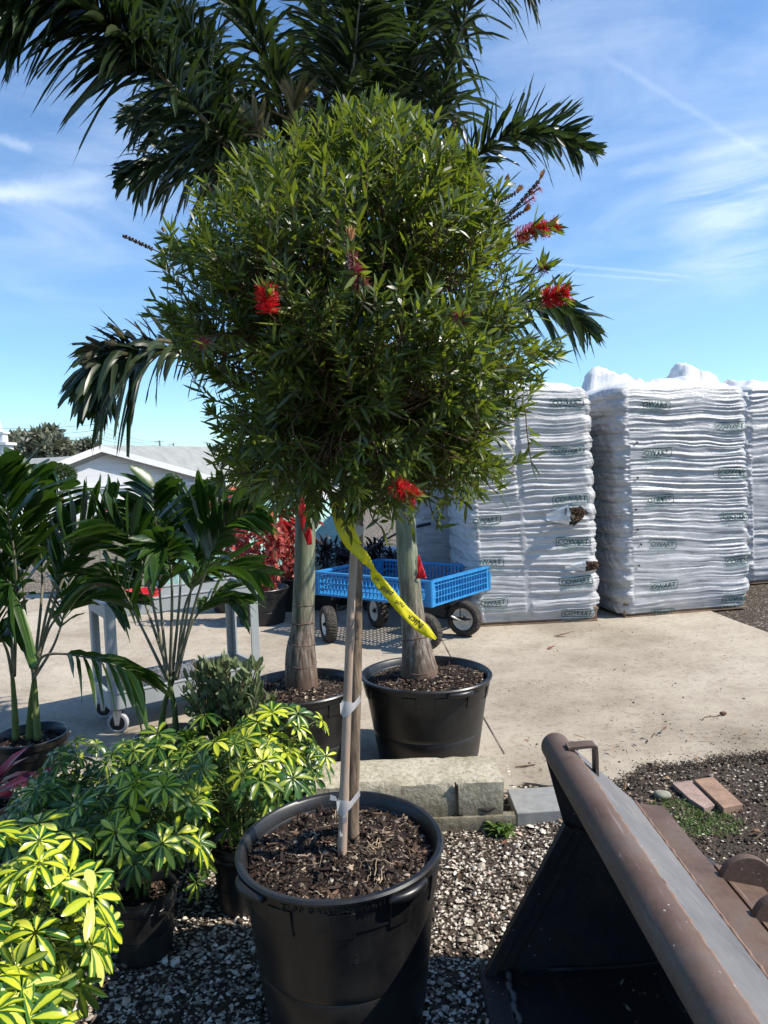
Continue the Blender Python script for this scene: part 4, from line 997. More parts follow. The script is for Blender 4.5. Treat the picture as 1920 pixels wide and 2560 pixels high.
hb = [(*uz(B0, B1, x, y), .012, .010, 0) for x, y in ((1598, 1195), (1597, 1107), (1590, 1274), (1594, 1325), (1602, 1361), (1596, 1414))]
pallet(B0, B1, 1.15, zB, 2, 'largest white wrapped mulch stack, whole front visible, right of the gap', lean=(-.03, 0), logos=LB, bulge=1.1, holes=hb)
C0, C1 = atz(1862, 1462, SLAB_Z), atz(2180, 1440, SLAB_Z)
_, zC = uz(C0, C1, 1900, 962)
pallet(C0, C1, 1.1, zC, 3, 'white wrapped mulch stack cut off by the right edge of the photo', lean=(-.04, 0), res=.6, topk=.05, logos=lg(C0, C1, [(1920, 1995, 1080, 0), (1925, 1998, 1200, 0)]))
def back_stack(px0, px1, py_top, Y, seed, lab, peaks):
    a = at(px0, 1500, Y); b = at(px1, 1500, Y); z = at((px0 + px1) / 2, py_top, Y).z
    pallet(a, b, 1.05, z, seed, lab, lean=(0, 0), res=.45, topk=.05, peaks=peaks)
back_stack(1035, 1235, 1040, 7.95, 6, 'white wrapped mulch stack in the shade, farthest left, behind the right palm trunk', ())
back_stack(1462, 1690, 972, 8.9, 4, 'white wrapped mulch stack behind the gap, its loose top film peaking up', ((-.30, -.3, .42, .24), (.1, -.3, .4, .08)))
back_stack(1690, 1838, 956, 9.1, 5, 'white wrapped mulch stack hidden behind the largest one, only its pointed top showing', ((-.1, -.2, .45, .22),))

# ---------------------------------------------------------------- blue garden cart
def garden_cart():
    N = atz(1076, 1452, .60); L_ = atz(789, 1428, .60); R_ = atz(1192, 1409, .60)
    eL = (L_ - N); lenL = eL.length; eL.normalize(); eR = (R_ - N); eR = eR - eL * eR.dot(eL); lenR = eR.length * .92; eR.normalize()
    print('cart', lenL, lenR)
    base = N + eL * lenL / 2 + eR * lenR / 2; base.z = SLAB_Z
    e = empty('garden_cart', base, 'blue plastic crate garden cart on four pneumatic wheels', 'garden cart')
    zt, zb = .60, .375; Rm = Matrix((eL, eR, Vector((0, 0, 1)))).transposed()
    if Rm.determinant() < 0: Rm = Matrix((eL, eR, Vector((0, 0, 1)))).transposed()
    P = lambda a, b, z: Vector((N.x, N.y, 0)) + eL * a + eR * b + Vector((0, 0, z))
    th = .022
    def wall(a0, b0, a1, b1, name, nh):
        """lattice wall from (a0,b0) to (a1,b1)"""
        m = MB(); d = P(a1, b1, 0) - P(a0, b0, 0); Ln = d.length; d.normalize(); nrm = Vector((-d.y, d.x, 0))
        Rw = Matrix((d, nrm, Vector((0, 0, 1)))).transposed(); ev = .055
        c = lambda s, z: P(a0, b0, z) + d * s
        m.box(c(Ln / 2, zt - .010), (Ln, .040, .020), Rw); m.box(c(Ln / 2, zb + .008), (Ln, th + .006, .016), Rw)
        for s in (ev / 2, Ln - ev / 2): m.box(c(s, (zt + zb) / 2), (ev, th - .002, zt - zb - .02), Rw)
        rows = 3; hgt = (zt - .02 - zb - .016)
        for k in range(1, rows + 1):
            m.box(c(Ln / 2, zb + .016 + hgt * (k / (rows + .55))), (Ln - 2 * ev, th, .006), Rw)
        n = nh
        for k in range(1, n): m.box(c(ev + (Ln - 2 * ev) * k / n, (zt + zb) / 2), (.0075, th - .003, zt - zb - .03), Rw)
        return m.build(name, MAT['blue'], e)
    wall(0, 0, lenL, 0, 'crate_wall', 28); wall(lenL, 0, lenL, lenR, 'crate_wall', 19); wall(lenL, lenR, 0, lenR, 'crate_wall', 28); wall(0, lenR, 0, 0, 'crate_wall', 19)
    m = MB()
    for a, b in ((0, 0), (lenL, 0), (lenL, lenR), (0, lenR)): m.tube([P(a, b, zb), P(a, b, zt)], .026, 12)
    m.build('corner_post', MAT['blue'], e, smooth=True, ang=40)
    m = MB(); n1, n2 = 30, 18
    for k in range(n1 + 1): m.box(P(lenL * k / n1, lenR / 2, zb + .012), (.014, lenR, .010), Rm)
    for k in range(n2 + 1): m.box(P(lenL / 2, lenR * k / n2, zb + .0115), (lenL, .014, .0085), Rm)
    m.build('crate_floor', MAT['blue'], e)
    # steel chassis
    m = MB()
    for b in (.10, lenR - .10): m.bar(P(.06, b, zb - .012), P(lenL - .06, b, zb - .012), .03, .022)
    for a in (.17, lenL - .17): m.bar(P(a, .03, zb - .035), P(a, lenR - .03, zb - .035), .03, .022)
    m.build('chassis', MAT['black_metal'], e)
    Wp = [atz(822, 1606, SLAB_Z), atz(1062, 1630, SLAB_Z), atz(1163, 1592, SLAB_Z), atz(945, 1568, SLAB_Z)]
    loc = []
    for p in Wp:
        v = Vector((p.x - N.x, p.y - N.y, 0)); loc.append((v.dot(eL), v.dot(eR)))
    print('wheels', loc)
    rw = .162
    axs = ((.95, .30), (.5, .87), (.52, .85), (.90, .42))
    for k, ((a, b), tn) in enumerate(zip(loc, axs)):
        c = P(a, b, SLAB_Z + rw) + Vector((0, .03, 0)); ax = Vector((*tn, 0)).normalized(); fwd = Vector((-ax.y, ax.x, 0)); A = Matrix((fwd, Vector((0, 0, 1)), ax)).transposed()
        w = MB(); w.lathe([(.030, -.030), (.030, .030)], c, 16, axis=A); wh = w.build('wheel', MAT['steel'], e, smooth=True, ang=40)
        t = MB(); prof = [(.096, -.032), (.106, -.046), (.130, -.054), (.150, -.047), (.160, -.028), (.162, 0), (.160, .028), (.150, .047), (.130, .054), (.106, .046), (.096, .032), (.096, -.032)]
        t.lathe(prof, c, 72, axis=A, rf=lambda th_, z: 1 + (.014 * (1 if math.sin(th_ * 36 + (z > 0) * 3.14) > 0 else -1) if abs(z) < .045 else 0)); t.build('tyre', MAT['tyre'], wh)
        q = MB(); q.lathe([(.031, -.014), (.060, -.012), (.074, -.024), (.094, -.036), (.100, -.040), (.100, -.033), (.080, -.016), (.080, .016), (.100, .033), (.100, .040), (.094, .036), (.074, .024), (.060, .012), (.031, .014), (.031, -.014)], c, 36, axis=A); q.build('rim', MAT['rim'], wh, smooth=True, ang=35)
        m = MB(); ip = c + ax * .085 * (1 if k in (0, 3) else -1); m.tube([c, ip], .009, 8); m.bar(ip, Vector((ip.x, ip.y, zb - .03)), .028, .008); m.tube([c - ax * .05, c + ax * .05], .014, 10)
        if k in (1, 2): m.tube([ip, P(.30, lenR / 2, .17)], .007, 6)
        m.build('axle_bracket', MAT['black_metal'], e)
    m = MB(); m.bar(P(lenL - .10, .05, .20), P(lenL - .10, lenR - .05, .20), .022, .022); m.bar(P(.28, .08, .18), P(.28, lenR - .08, .18), .02, .02); m.bar(P(.28, lenR / 2, .19), P(-.10, lenR / 2 - .03, .19), .03, .014)
    m.box(P(.30, lenR * .55, .27), (.30, .22, .16), Rm); m.build('axle_bar', MAT['black_metal'], e)
    m = MB(); h0 = P(-.06, lenR / 2 - .05, .16); m.tube([h0, h0 + Vector((-.14, -.16, .10))], .008, 8); m.build('tow_bar', MAT['steel'], e, smooth=True)
    m = MB(); h = P(lenL, lenR * .6, .42); m.tube(spline([P(lenL + .03, lenR * .5, .25), P(lenL + .10, lenR * .5, .55), P(lenL * .92, lenR + .2, .86), P(lenL * .80, lenR + .28, .93)], 14), .012, 8); m.tube([P(lenL * .86, lenR + .2, .90), P(lenL * .66, lenR + .34, .96)], .017, 10); m.build('pull_handle', MAT['black_metal'], e, smooth=True)
garden_cart()

# ---------------------------------------------------------------- grey utility cart
def utility_cart():
    d = Vector((.82, .57, 0)).normalized(); w = Vector((-d.y, d.x, 0)); g = atz(291, 1836, SLAB_Z)
    o = g - d * .03 - w * .03; o.z = 0; L, Wd = .98, .44
    e = empty('utility_cart', o + d * L / 2 + w * Wd / 2 + Vector((0, 0, SLAB_Z)), 'grey plastic two-shelf utility cart standing among the potted palms', 'cart')
    R = Matrix((d, w, Vector((0, 0, 1)))).transposed(); P = lambda a, b, z: o + d * a + w * b + Vector((0, 0, z + SLAB_Z))
    def tray(z0, z1, nm):
        m = MB(); t = .012
        m.box(P(L / 2, Wd / 2, z0 + .008), (L - .02, Wd - .02, .012), R)
        for b, s in ((t / 2, 1), (Wd - t / 2, 1)): m.box(P(L / 2, b, (z0 + z1) / 2), (L, t, z1 - z0), R); m.box(P(L / 2, b, z1), (L + .01, .024, .012), R)
        for a in (t / 2, L - t / 2): m.box(P(a, Wd / 2, (z0 + z1) / 2 - .0005), (t, Wd - 2 * t, z1 - z0 - .001), R); m.box(P(a, Wd / 2, z1 + .0005), (.024, Wd - .03, .011), R)
        m.build(nm, MAT['cartgrey'], e, bevel=.003)
    tray(.155, .255, 'lower_shelf'); tray(.71, .80, 'upper_shelf')
    for a in (0.0, L):
        for b in (0.0, Wd):
            m = MB(); s = 1 if a < .1 else -1; q = 1 if b < .1 else -1
            m.box(P(a + s * .008, b + q * .032, .48), (.014, .062, .52), R); m.box(P(a + s * .036, b + q * .007, .48), (.044, .013, .52), R); m.build('leg', MAT['cartgrey'], e, bevel=.002)
    for a, b in ((.05, .05), (.05, Wd - .05), (L - .05, .05), (L - .05, Wd - .05)):
        c = P(a, b, .064); f = (d * .8 - w * .6).normalized(); ax = Vector((-f.y, f.x, 0)); A = Matrix((f, Vector((0, 0, 1)), ax)).transposed()
        m = MB(); m.box(P(a, b, .145), (.07, .055, .008), R)
        for s in (-1, 1):
            m.hexa([c + ax * s * .021 + f * x + Vector((0, 0, z)) + ax * s * t for t in (0, .004) for x, z in ((-.012, -.012), (.012, -.012), (.034, .078), (-.022, .078))])
        m.tube([c - ax * .028, c + ax * .028], .007, 8); cs = m.build('castor', MAT['steel'], e)
        m = MB(); m.lathe([(.012, -.016), (.044, -.014), (.048, -.017), (.060, -.015), (.064, -.008), (.064, .008), (.060, .015), (.048, .017), (.044, .014), (.012, .016)], c, 30, axis=A); m.build('wheel', MAT['castor'], cs, smooth=True, ang=40)
        m = MB(); m.lathe([(.011, -.0175), (.045, -.0155), (.011, -.0165)], c, 24, axis=A); m.lathe([(.011, .0175), (.045, .0155), (.011, .0165)], c, 24, axis=A); m.build('hub', MAT['black_metal'], cs)
    # shaggy roll on the lower shelf
    a = P(.10, .20, .235); b = P(.80, .20, .235); rt = empty('shaggy_mat_roll', (a + b) / 2 - Vector((0, 0, .07)), 'rolled grey shaggy mat lying on the lower shelf of the utility cart', 'mat')
    m = MB(); m.tube([a, b], .066, 16, rad=lambda i, t: 1 + .06 * math.cos(3 * t)); m.build('roll_core', MAT['shagcore'], rt, smooth=True)
    rr = rng(91); n = 3800; t = rr.random(n); th = rr.uniform(0, 6.28, n); ax = (b - a).normalized(); n1 = Vector((0, 0, 1)); n2 = ax.cross(n1); rad = np.cos(th)[:, None] * np.array(n1) + np.sin(th)[:, None] * np.array(n2)
    Pp = np.array(a)[None] + t[:, None] * np.array(b - a)[None] + rad * .063; RB = Ribs(); RB.add(Pp, norm(rad + rr.normal(0, .6, (n, 3))), rr.normal(0, 1, (n, 3)), rr.uniform(.018, .036, n), .0028, curl=.5, grav=.3); RB.build('shag_pile', MAT['shag'], rt)['kind'] = 'stuff'
    # red tray on the upper shelf
    m = MB(); c = P(.26, .2, .742); m.lathe([(.001, .0), (.11, .0), (.13, .075), (.135, .075), (.137, .083), (.125, .083), (.105, .010), (.001, .010)], c, 28)
    tag(m.build('red_bowl', MAT['red_plastic'], org=c, smooth=True, ang=40), 'red plastic bowl on the upper shelf of the grey utility cart', 'bowl')
utility_cart()

# ---------------------------------------------------------------- rusty loader bucket
def bucket():
    Cg = atz(1212, 2440, 0.0); YB = Cg.y; TA = at(1388, 1866, YB + .02); Bp = at(1410, 2060, YB)
    end = atz(1815, 2560, TA.z); ax = (end - TA).normalized()
    rt = .0425
    print('bucket', Cg, TA, Bp, ax)
    LEN = 1.75
    G0 = at(1588, 2008, YB); 
    e = empty('loader_bucket', (TA.x + .2, YB - LEN / 2, 0), 'rusty steel loader bucket lying on the gravel with its mouth to the left', 'loader bucket')
    P = lambda x, z, s: Vector((x, YB, z)) + Vector((ax.x / -ax.y, -1, 0)) * s if False else Vector((x, YB, z)) + ax * s
    # top pipe: dented, slightly irregular
    m = MB(); pts = [Vector((TA.x, TA.y, TA.z)) + ax * s for s in np.linspace(0.0, LEN, 40)]
    m.tube(pts, [rt] * 40, 28, rad=lambda i, a: 1 + .004 * math.sin(a * 2 + i * .12)); m.build('top_pipe', MAT['rustpipe'], e, smooth=True, ang=50)
    m = MB(); m.tube([pts[0], pts[0] - ax * .004, pts[0] - ax * .014], [rt * 1.0, rt * .98, rt * .80], 28); m.build('pipe_cap', MAT['rustpipe'], e, smooth=True, ang=50)
    # shell: floor, curved back, upper back plate
    xg, zg = G0.x, G0.z
    xt = TA.x + rt * .95; ztp = TA.z + rt * .1
    prof = [(Cg.x + .05, .012), (Cg.x + .42, .014), (Cg.x + .56, .035), (Cg.x + .665, .10), (Cg.x + .72, .19), (Cg.x + .73, .30), (xg + .012, zg - .06), (xg, zg)]
    pp = spline([(a, 0, b) for a, b in prof], 40); pp = [(p.x, p.z) for p in pp]
    def sweep(poly, s0, s1, nm, mat, closed=True, smooth=False, n=2):
        m = MB(); k = len(poly); vs = []
        for s in np.linspace(s0, s1, n): vs += [P(x, z, s) for x, z in poly]
        fs = [(i * k + j, i * k + (j + 1) % k, (i + 1) * k + (j + 1) % k, (i + 1) * k + j) for i in range(n - 1) for j in range(k)] + [tuple(range(k)), tuple((n - 1) * k + j for j in range(k))]
        m.add(vs, fs); return m.build(nm, MAT[mat], e, smooth=smooth, ang=35)
    def offset(poly, d):
        out = []
        for i, (x, z) in enumerate(poly):
            a = Vector(poly[max(i - 1, 0)]); b = Vector(poly[min(i + 1, len(poly) - 1)]); t = (b - a).normalized(); out.append((x + t.y * d, z - t.x * d))
        return out
    po = offset(pp, .012); sweep(pp + po[::-1], .0, LEN, 'curved_back', 'darksteel', smooth=True)
    # upper plate between pipe and mounting bar
    sweep([(xt, ztp + .006), (xg, zg + .004), (xg - .004, zg - .008), (xt - .002, ztp - .006)], -.004, LEN, 'upper_plate', 'steelplate')
    m = MB(); 
    def bead(x, z, s0, s1, r_):
        n_ = 120; P_ = [P(x + .0012 * math.sin(i * 1.7), z + .001 * math.cos(i * 2.3), s0 + (s1 - s0) * i / n_) for i in range(n_ + 1)]; m.tube(P_, [r_ * (1 + .12 * math.sin(i * 2.1)) for i in range(n_ + 1)], 7)
    bead(xt - .002, ztp + .008, .0, LEN, .006); bead(xg - .002, zg + .006, .0, LEN, .005); m.build('weld_seam', MAT['weld'], e, smooth=True)
    # mounting bar (angle) behind the plate
    bx = xg + .085; sweep([(xg + .002, zg + .001), (bx, zg - .012), (bx + .012, zg - .075), (bx + .004, zg - .078), (bx - .008, zg - .022), (xg + .004, zg - .012)], -.0, LEN, 'mounting_bar', 'rustbar')
    # lower brown channel carrying the ears
    sweep([(bx + .0135, zg - .020), (bx + .10, zg - .040), (bx + .15, zg - .12), (bx + .14, zg - .20), (bx + .0135, zg - .12)], .30, LEN, 'ear_channel', 'rustbar')
    # end plate with reinforced front edge
    edge = [(TA.x - rt * .9, TA.z - .005), (Bp.x, Bp.z), (Cg.x, .012)]
    outl = [edge[0], edge[1], edge[2], (Cg.x + .42, .012)] + pp[12:] + [(xt, ztp - .006), (TA.x, TA.z)]
    m = MB(); m.prism([P(x, z, .0) for x, z in outl], ax * -.012); m.build('end_plate', MAT['darksteel'], e)
    m = MB(); m.bar(P(Bp.x + .012, Bp.z, .012), P(Cg.x + .012, .012, .012), .022, .030, up=(1, 0, 0)); m.bar(P(Bp.x + .040, Bp.z - .01, .006), P(Cg.x + .045, .012, .006), .008, .045, up=(1, 0, 0)); m.build('edge_bar', MAT['darksteel'], e)
    # far end plate mirrors it beyond the frame
    m = MB(); m.prism([P(x, z, LEN) for x, z in outl], ax * .012); m.build('end_plate', MAT['darksteel'], e)
    # cutting edge and floor wear strip
    sweep([(Cg.x - .018, .004), (Cg.x + .055, .006), (Cg.x + .055, .022), (Cg.x - .012, .012)], -.03, LEN + .03, 'cutting_edge', 'darksteel')
    m = MB(); 
    for i in range(90): pass
    n_ = 150; pts_ = [P(Cg.x + .066 + .004 * math.sin(i * .9) + .003 * math.sin(i * 2.7), .022, .02 + (LEN - .04) * i / n_) for i in range(n_ + 1)]; m.tube(pts_, [.009 * (1 + .3 * math.sin(i * 1.7)) for i in range(n_ + 1)], 7); m.build('floor_weld', MAT['steelplate'], e, smooth=True)
    m = MB(); m.tube([P(x, z + .006, .006) for x, z in pp[2:30]], [.006 + .001 * math.sin(i * 2) for i in range(28)], 7); m.build('corner_weld', MAT['darksteel'], e, smooth=True)
    # strap handle on the plate near the far end
    h0 = P(TA.x + .02, TA.z + rt * .95, .10)
    q = [at(1425, 1866, h0.y), at(1478, 1861, h0.y), at(1487, 1872, h0.y), at(1489, 1938, h0.y)]
    m = MB(); q = [Vector((v.x, h0.y, v.z)) for v in q]; q[0] = Vector((TA.x + .005, h0.y, q[0].z)); k = spline(q, 22)
    n2 = len(k); vs = []
    for i, p in enumerate(k):
        t = (k[min(i + 1, n2 - 1)] - k[max(i - 1, 0)]).normalized(); nn = Vector((-t.z, 0, t.x)) * .004
        vs += [p + nn + ax * -.020, p - nn + ax * -.020, p - nn + ax * .020, p + nn + ax * .020]
    m.add(vs, [(i * 4 + j, i * 4 + (j + 1) % 4, (i + 1) * 4 + (j + 1) % 4, (i + 1) * 4 + j) for i in range(n2 - 1) for j in range(4)] + [(0, 1, 2, 3), tuple((n2 - 1) * 4 + j for j in range(4))]); m.build('strap_handle', MAT['rustbar'], e)
    # half-round mounting ears
    for (px, py, dia) in ((1815, 2200, .135), (1905, 2300, .135), (2035, 2430, .135), (2200, 2590, .135)):
        zc = zg - .030; c = atz(px, py, zc); s = (YB - c.y) / -ax.y; cx = bx + .062
        r_ = dia / 2; n_ = 26; poly = [(cx + r_ * math.cos(a), zc + r_ * math.sin(a) * 1.0) for a in np.linspace(math.pi * .99, -.25, n_)] + [(cx + r_ * 1.12, zc - .12), (cx + .0, zc - .12), (cx - r_, zc - .02)]
        m = MB(); m.prism([P(x, z, s) for x, z in poly], ax * .020); m.build('mounting_ear', MAT['rustbar'], e, bevel=.002)
    r = rng(611); n = 420; xx = Cg.x + .07 + r.random(n) ** .6 * .62; ss = r.uniform(.03, 1.5, n); zz = np.interp(xx, [p[0] for p in pp[:22]], [p[1] for p in pp[:22]]) + .003
    pt = np.array([list(P(a_, b_, c_)) for a_, b_, c_ in zip(xx, zz, ss)]); clod_field('dried_mud_bits', pt[:, 0], pt[:, 1], pt[:, 2], np.clip(np.exp(r.normal(math.log(.004), .6, n)), .0015, .018), MAT['clods'], 612, e)
bucket()
# ---------------------------------------------------------------- pots
def make_pot(name, lab, c, rt, rb, H, soil_drop, seed, n=96, pads=0, handles=(), group=None, chips=0, ribbed=0, oval=.02, mound=.015, cat='plant pot', chip_s=.006, tilt=0):
    c = Vector(c); e = empty(name, c, lab, cat, group); ph = seed * 1.3
    of = lambda a: 1 + oval * math.cos(2 * (a - ph)) + oval * .4 * math.cos(3 * a + ph)
    rf = lambda a, z: 1 + (of(a) - 1) * (z / H if H else 1) + (ribbed * (1 if math.sin(a * 16) > .2 else 0) * (1 if .03 < z < H * .86 else 0))
    rat = lambda z: rb + (rt - rb) * z / H
    zb = H * .80
    body = [(rb * .001, .012), (rb * .9, .010), (rb * .985, 0), (rb, .012)] + [(rat(z), z) for z in np.linspace(.03, H * .36, 4)] + [(rat(H * .37) - .003, H * .37), (rat(H * .38) + .001, H * .385)] + [(rat(z), z) for z in np.linspace(H * .42, zb, 4)] + [(rat(zb) + .004, zb + .003), (rat(H) - .004, H - .034)]
    inner = [(rat(H) - .016, H - .034), (rat(H) - .020, H - soil_drop * .9), (rat(zb) - .022, H - soil_drop - .06)]
    m = MB(); m.lathe(body + inner, c, n, rf=rf); m.build('pot_body', MAT['plastic'], e, smooth=True, ang=38)
    k = rt / .3
    rim = [(rt - .004, H - .034), (rt + .004, H - .032), (rt + .006, H - .012), (rt + .013 * k, H - .010), (rt + .015 * k, H - .003), (rt + .010 * k, H + .003), (rt - .002, H + .003), (rt - .008, H - .003), (rt - .016, H - .034)]
    m = MB(); m.lathe(rim, c, n, rf=rf); m.build('rim', MAT['plastic'], e, smooth=True, ang=45)
    if pads:
        for i in range(pads):
            m = MB()
            a0 = 2 * math.pi * (i + .15) / pads; a1 = a0 + .42 * 2 * math.pi / pads; vs = []
            for a in np.linspace(a0, a1, 5):
                for (dr, z) in ((-.002, H - .036), (.009, H - .037), (.006, zb - .012), (-.004, zb - .016)):
                    r_ = (rat(z) + dr) * rf(a, z); vs.append(c + Vector((r_ * math.cos(a), r_ * math.sin(a), z)))
            fs = [(q * 4 + j, q * 4 + (j + 1) % 4, (q + 1) * 4 + (j + 1) % 4, (q + 1) * 4 + j) for q in range(4) for j in range(4)] + [(0, 1, 2, 3), (16, 17, 18, 19)]; m.add(vs, fs)
            m.build('rim_pad', MAT['plastic'], e, bevel=.002)
    for (a0, a1, out) in handles:
        m = MB(); A = np.linspace(a0, a1, 15); pts = []
        for i, a in enumerate(A):
            s = math.sin(math.pi * i / 14) ** .5; r_ = (rt + .004 + out * s) * of(a); pts.append(c + Vector((r_ * math.cos(a), r_ * math.sin(a), H - .022)))
        m.tube(pts, [.012 + .003 * math.sin(math.pi * i / 14) for i in range(15)], 10); m.build('handle', MAT['plastic'], e, smooth=True)
    # soil
    zs = H - soil_drop; rs = rat(zs) - .018; nr, na = 26, 64; V = []; 
    hz = lambda x, y: zs + mound * np.exp(-((x / rs) ** 2 + (y / rs) ** 2) * 2) + .016 * fbm(x * 22, y * 22, seed) + .022 * fbm(x * 6, y * 6, seed + 3)
    for i in range(nr + 1):
        r_ = rs * (i / nr + 1e-4)
        for j in range(na):
            a = 2 * math.pi * j / na; q = r_ * (1 + (of(a) - 1) * zs / H); x, y = q * math.cos(a), q * math.sin(a); V.append((x + c.x, y + c.y, float(hz(x, y)) + c.z))
    Q = [(i * na + j, i * na + (j + 1) % na, (i + 1) * na + (j + 1) % na, (i + 1) * na + j) for i in range(nr) for j in range(na)]
    so_ = link('soil', np_mesh('soil', V, Q), MAT['soil'], e, True)
    if chips:
        r = rng(seed + 500); a = r.uniform(0, 6.28, chips); d = rs * .97 * np.sqrt(r.random(chips)); x, y = d * np.cos(a), d * np.sin(a)
        R = Ribs(); D = np.stack([r.normal(0, 1, chips), r.normal(0, 1, chips), r.normal(0, .25, chips)], 1)
        L = np.exp(r.normal(math.log(chip_s * 2.0), .5, chips)); R.add(np.stack([x + c.x, y + c.y, hz(x, y) + c.z + chip_s * .5 * r.random(chips)], 1), D, r.normal(0, .5, (chips, 3)) + [0, 0, 1], np.clip(L, .004, .045), np.clip(L * r.uniform(.15, .5, chips), .0015, .009), prof=[(0, .6), (.3, 1), (.7, .9), (1, .5)], curl=r.uniform(-.2, .2, chips))
        ch = R.build('bark_chips', MAT['chips'], so_); ch['kind'] = 'stuff'
        n3 = int(chips * .5); a = r.uniform(0, 6.28, n3); d = rs * .97 * np.sqrt(r.random(n3)); x, y = d * np.cos(a), d * np.sin(a)
        clod_field('soil_lumps', x + c.x, y + c.y, hz(x, y) + c.z, np.clip(np.exp(r.normal(math.log(chip_s * .6), .4, n3)), .001, .012), MAT['clods'], seed + 7, so_)
    return e, hz, of, rat
Y0 = 2.0
rc_ = at(851, 2099, Y0); POT_H = rc_.z; PC = Vector((rc_.x, Y0, 0))
Lr = abs(at(592, 2118, Y0).x - at(1110, 2118, Y0).x) / 2 - .012
print('main pot', PC, POT_H, Lr)
pot1, hz1, of1, rat1 = make_pot('large_nursery_pot', 'large black nursery pot in front, holding the staked bottlebrush tree', PC, Lr, Lr * .80, POT_H, .045, 1, n=140, pads=11,
    handles=((math.radians(-152), math.radians(-128), .016), (math.radians(-62), math.radians(-38), .016)), chips=4200, oval=.02, mound=.05, chip_s=.007)
def pot_text():
    tv, tf = text_geo('27.50 GALLONS 104.10 LITERS', .023, .0022, 0.0002, 0, 1.2); xs = [v.x for v in tv]; w = max(xs)
    a0 = math.radians(-117); m = MB(); vs = []
    for v in tv:
        a = a0 + v.x / (Lr) * 1.0; z = POT_H - .031 + v.y * .95; r_ = (Lr + .0062 + v.z) * (1 + (of1(a) - 1)); vs.append(PC + Vector((r_ * math.cos(a), r_ * math.sin(a), z)))
    m.add(vs, tf); m.build('raised_lettering', MAT['plastic'], pot1)
    m = MB()      # small round moulding pips and dents
    for (px, py) in ((735, 2338), (697, 2340), (690, 2378), (773, 2398), (774, 2421), (890, 2385), (890, 2404)):
        d = raydir(px, py); best = None
        for t in np.linspace(1.2, 3, 600):
            p = CAMP + d * t; q = Vector((p.x - PC.x, p.y - PC.y))
            if q.length < rat1(max(p.z, 0)) + .001: best = p; break
        if best is None or best.z < .02: continue
        nr = Vector((best.x - PC.x, best.y - PC.y, 0)).normalized(); A = Matrix((Vector((-nr.y, nr.x, 0)), Vector((0, 0, 1)), nr)).transposed()
        m.lathe([(.001, -.001), (.003, .0), (.0045, .0018), (.006, .001), (.007, -.002)], best, 12, axis=A)
    m.build('moulding_pips', MAT['plastic'], pot1, smooth=True)
pot_text()
def roots():
    r = rng(77); m = MB()
    for k in range(46):
        a = r.uniform(0, 6.28); d = .24 * math.sqrt(r.random()); 
        if k < 20: a = r.uniform(-1.2, .9); d = r.uniform(.10, .23)
        x, y = d * math.cos(a), d * math.sin(a); h = r.uniform(0, 6.28); L = r.uniform(.03, .13); n = 9; P_ = []
        for i in range(n):
            P_.append(PC + Vector((x, y, float(hz1(x, y)) + .004 + .010 * math.sin(math.pi * i / (n - 1)) * r.random())));  h += r.normal(0, .45); x += L / n * math.cos(h); y += L / n * math.sin(h)
            if math.hypot(x, y) > .245: break
        if len(P_) > 3: w = r.uniform(.0008, .0022); m.tube(P_, [w * (1 - .08 * i) for i in range(len(P_))], 5)
    o = m.build('root_litter', MAT['roots'], [c for c in pot1.children if c.name.startswith('soil')][0]); o['kind'] = 'stuff'
roots()
palmR = at(1058, 1700, 3.74); palmL = at(757, 1708, 3.66)
rimR = at(1065, 1682, 3.74); HR = rimR.z - SLAB_Z; rR = (at(1226, 1686, 3.74).x - at(903, 1686, 3.74).x) / 2 - .014
print('palm pot R', rimR, HR, rR)
make_pot('nursery_pot', 'wide black nursery pot on the slab holding the leaning right palm', (rimR.x, 3.74, SLAB_Z), rR, rR * .80, HR, .045, 2, pads=12, handles=((math.radians(-75), math.radians(-52), .016),), chips=2200, oval=.02, mound=.05, chip_s=.008, group='black pots of the two big palms')
rimL = at(752, 1712, 3.66); HL = rimL.z - SLAB_Z; rL = .295
make_pot('nursery_pot', 'wide black nursery pot on the slab holding the left palm, behind the yellow-green shrub', (rimL.x, 3.66, SLAB_Z), rL, rL * .80, HL, .045, 3, pads=12, handles=((math.radians(-140), math.radians(-115), .016),), chips=1500, oval=.015, mound=.05, chip_s=.008, group='black pots of the two big palms')

# ---------------------------------------------------------------- big foxtail palms
def palm_trunk(pts, radii, rings, parent):
    P_ = spline(pts, 60); rr = np.interp(np.linspace(0, 1, 60), np.linspace(0, 1, len(radii)), radii)
    m = MB(); m.tube(P_, list(rr), 26, rad=lambda i, a: 1 + .012 * math.sin(a * 3 + i * .2)); m.build('trunk', MAT['palmtrunk'], parent, smooth=True)
    for z, h in rings:
        k = min(range(60), key=lambda i: abs(P_[i].z - z)); c = P_[k]; t = (P_[min(k + 1, 59)] - P_[max(0, k - 1)]).normalized(); q = t.to_track_quat('Z', 'Y').to_matrix()
        m = MB(); r_ = rr[k]; m.lathe([(r_ - .004, -h * 1.2), (r_ + .0015, -h * .6), (r_ + .0022, 0), (r_ + .0012, h * .6), (r_ - .004, h * 1.2)], c, 30, axis=q, zf=lambda a, z_: .004 * math.sin(a * 2 + z * 9) + .0015 * math.sin(a * 9)); m.build('ring_scar', MAT['ringscar'], parent, smooth=True)
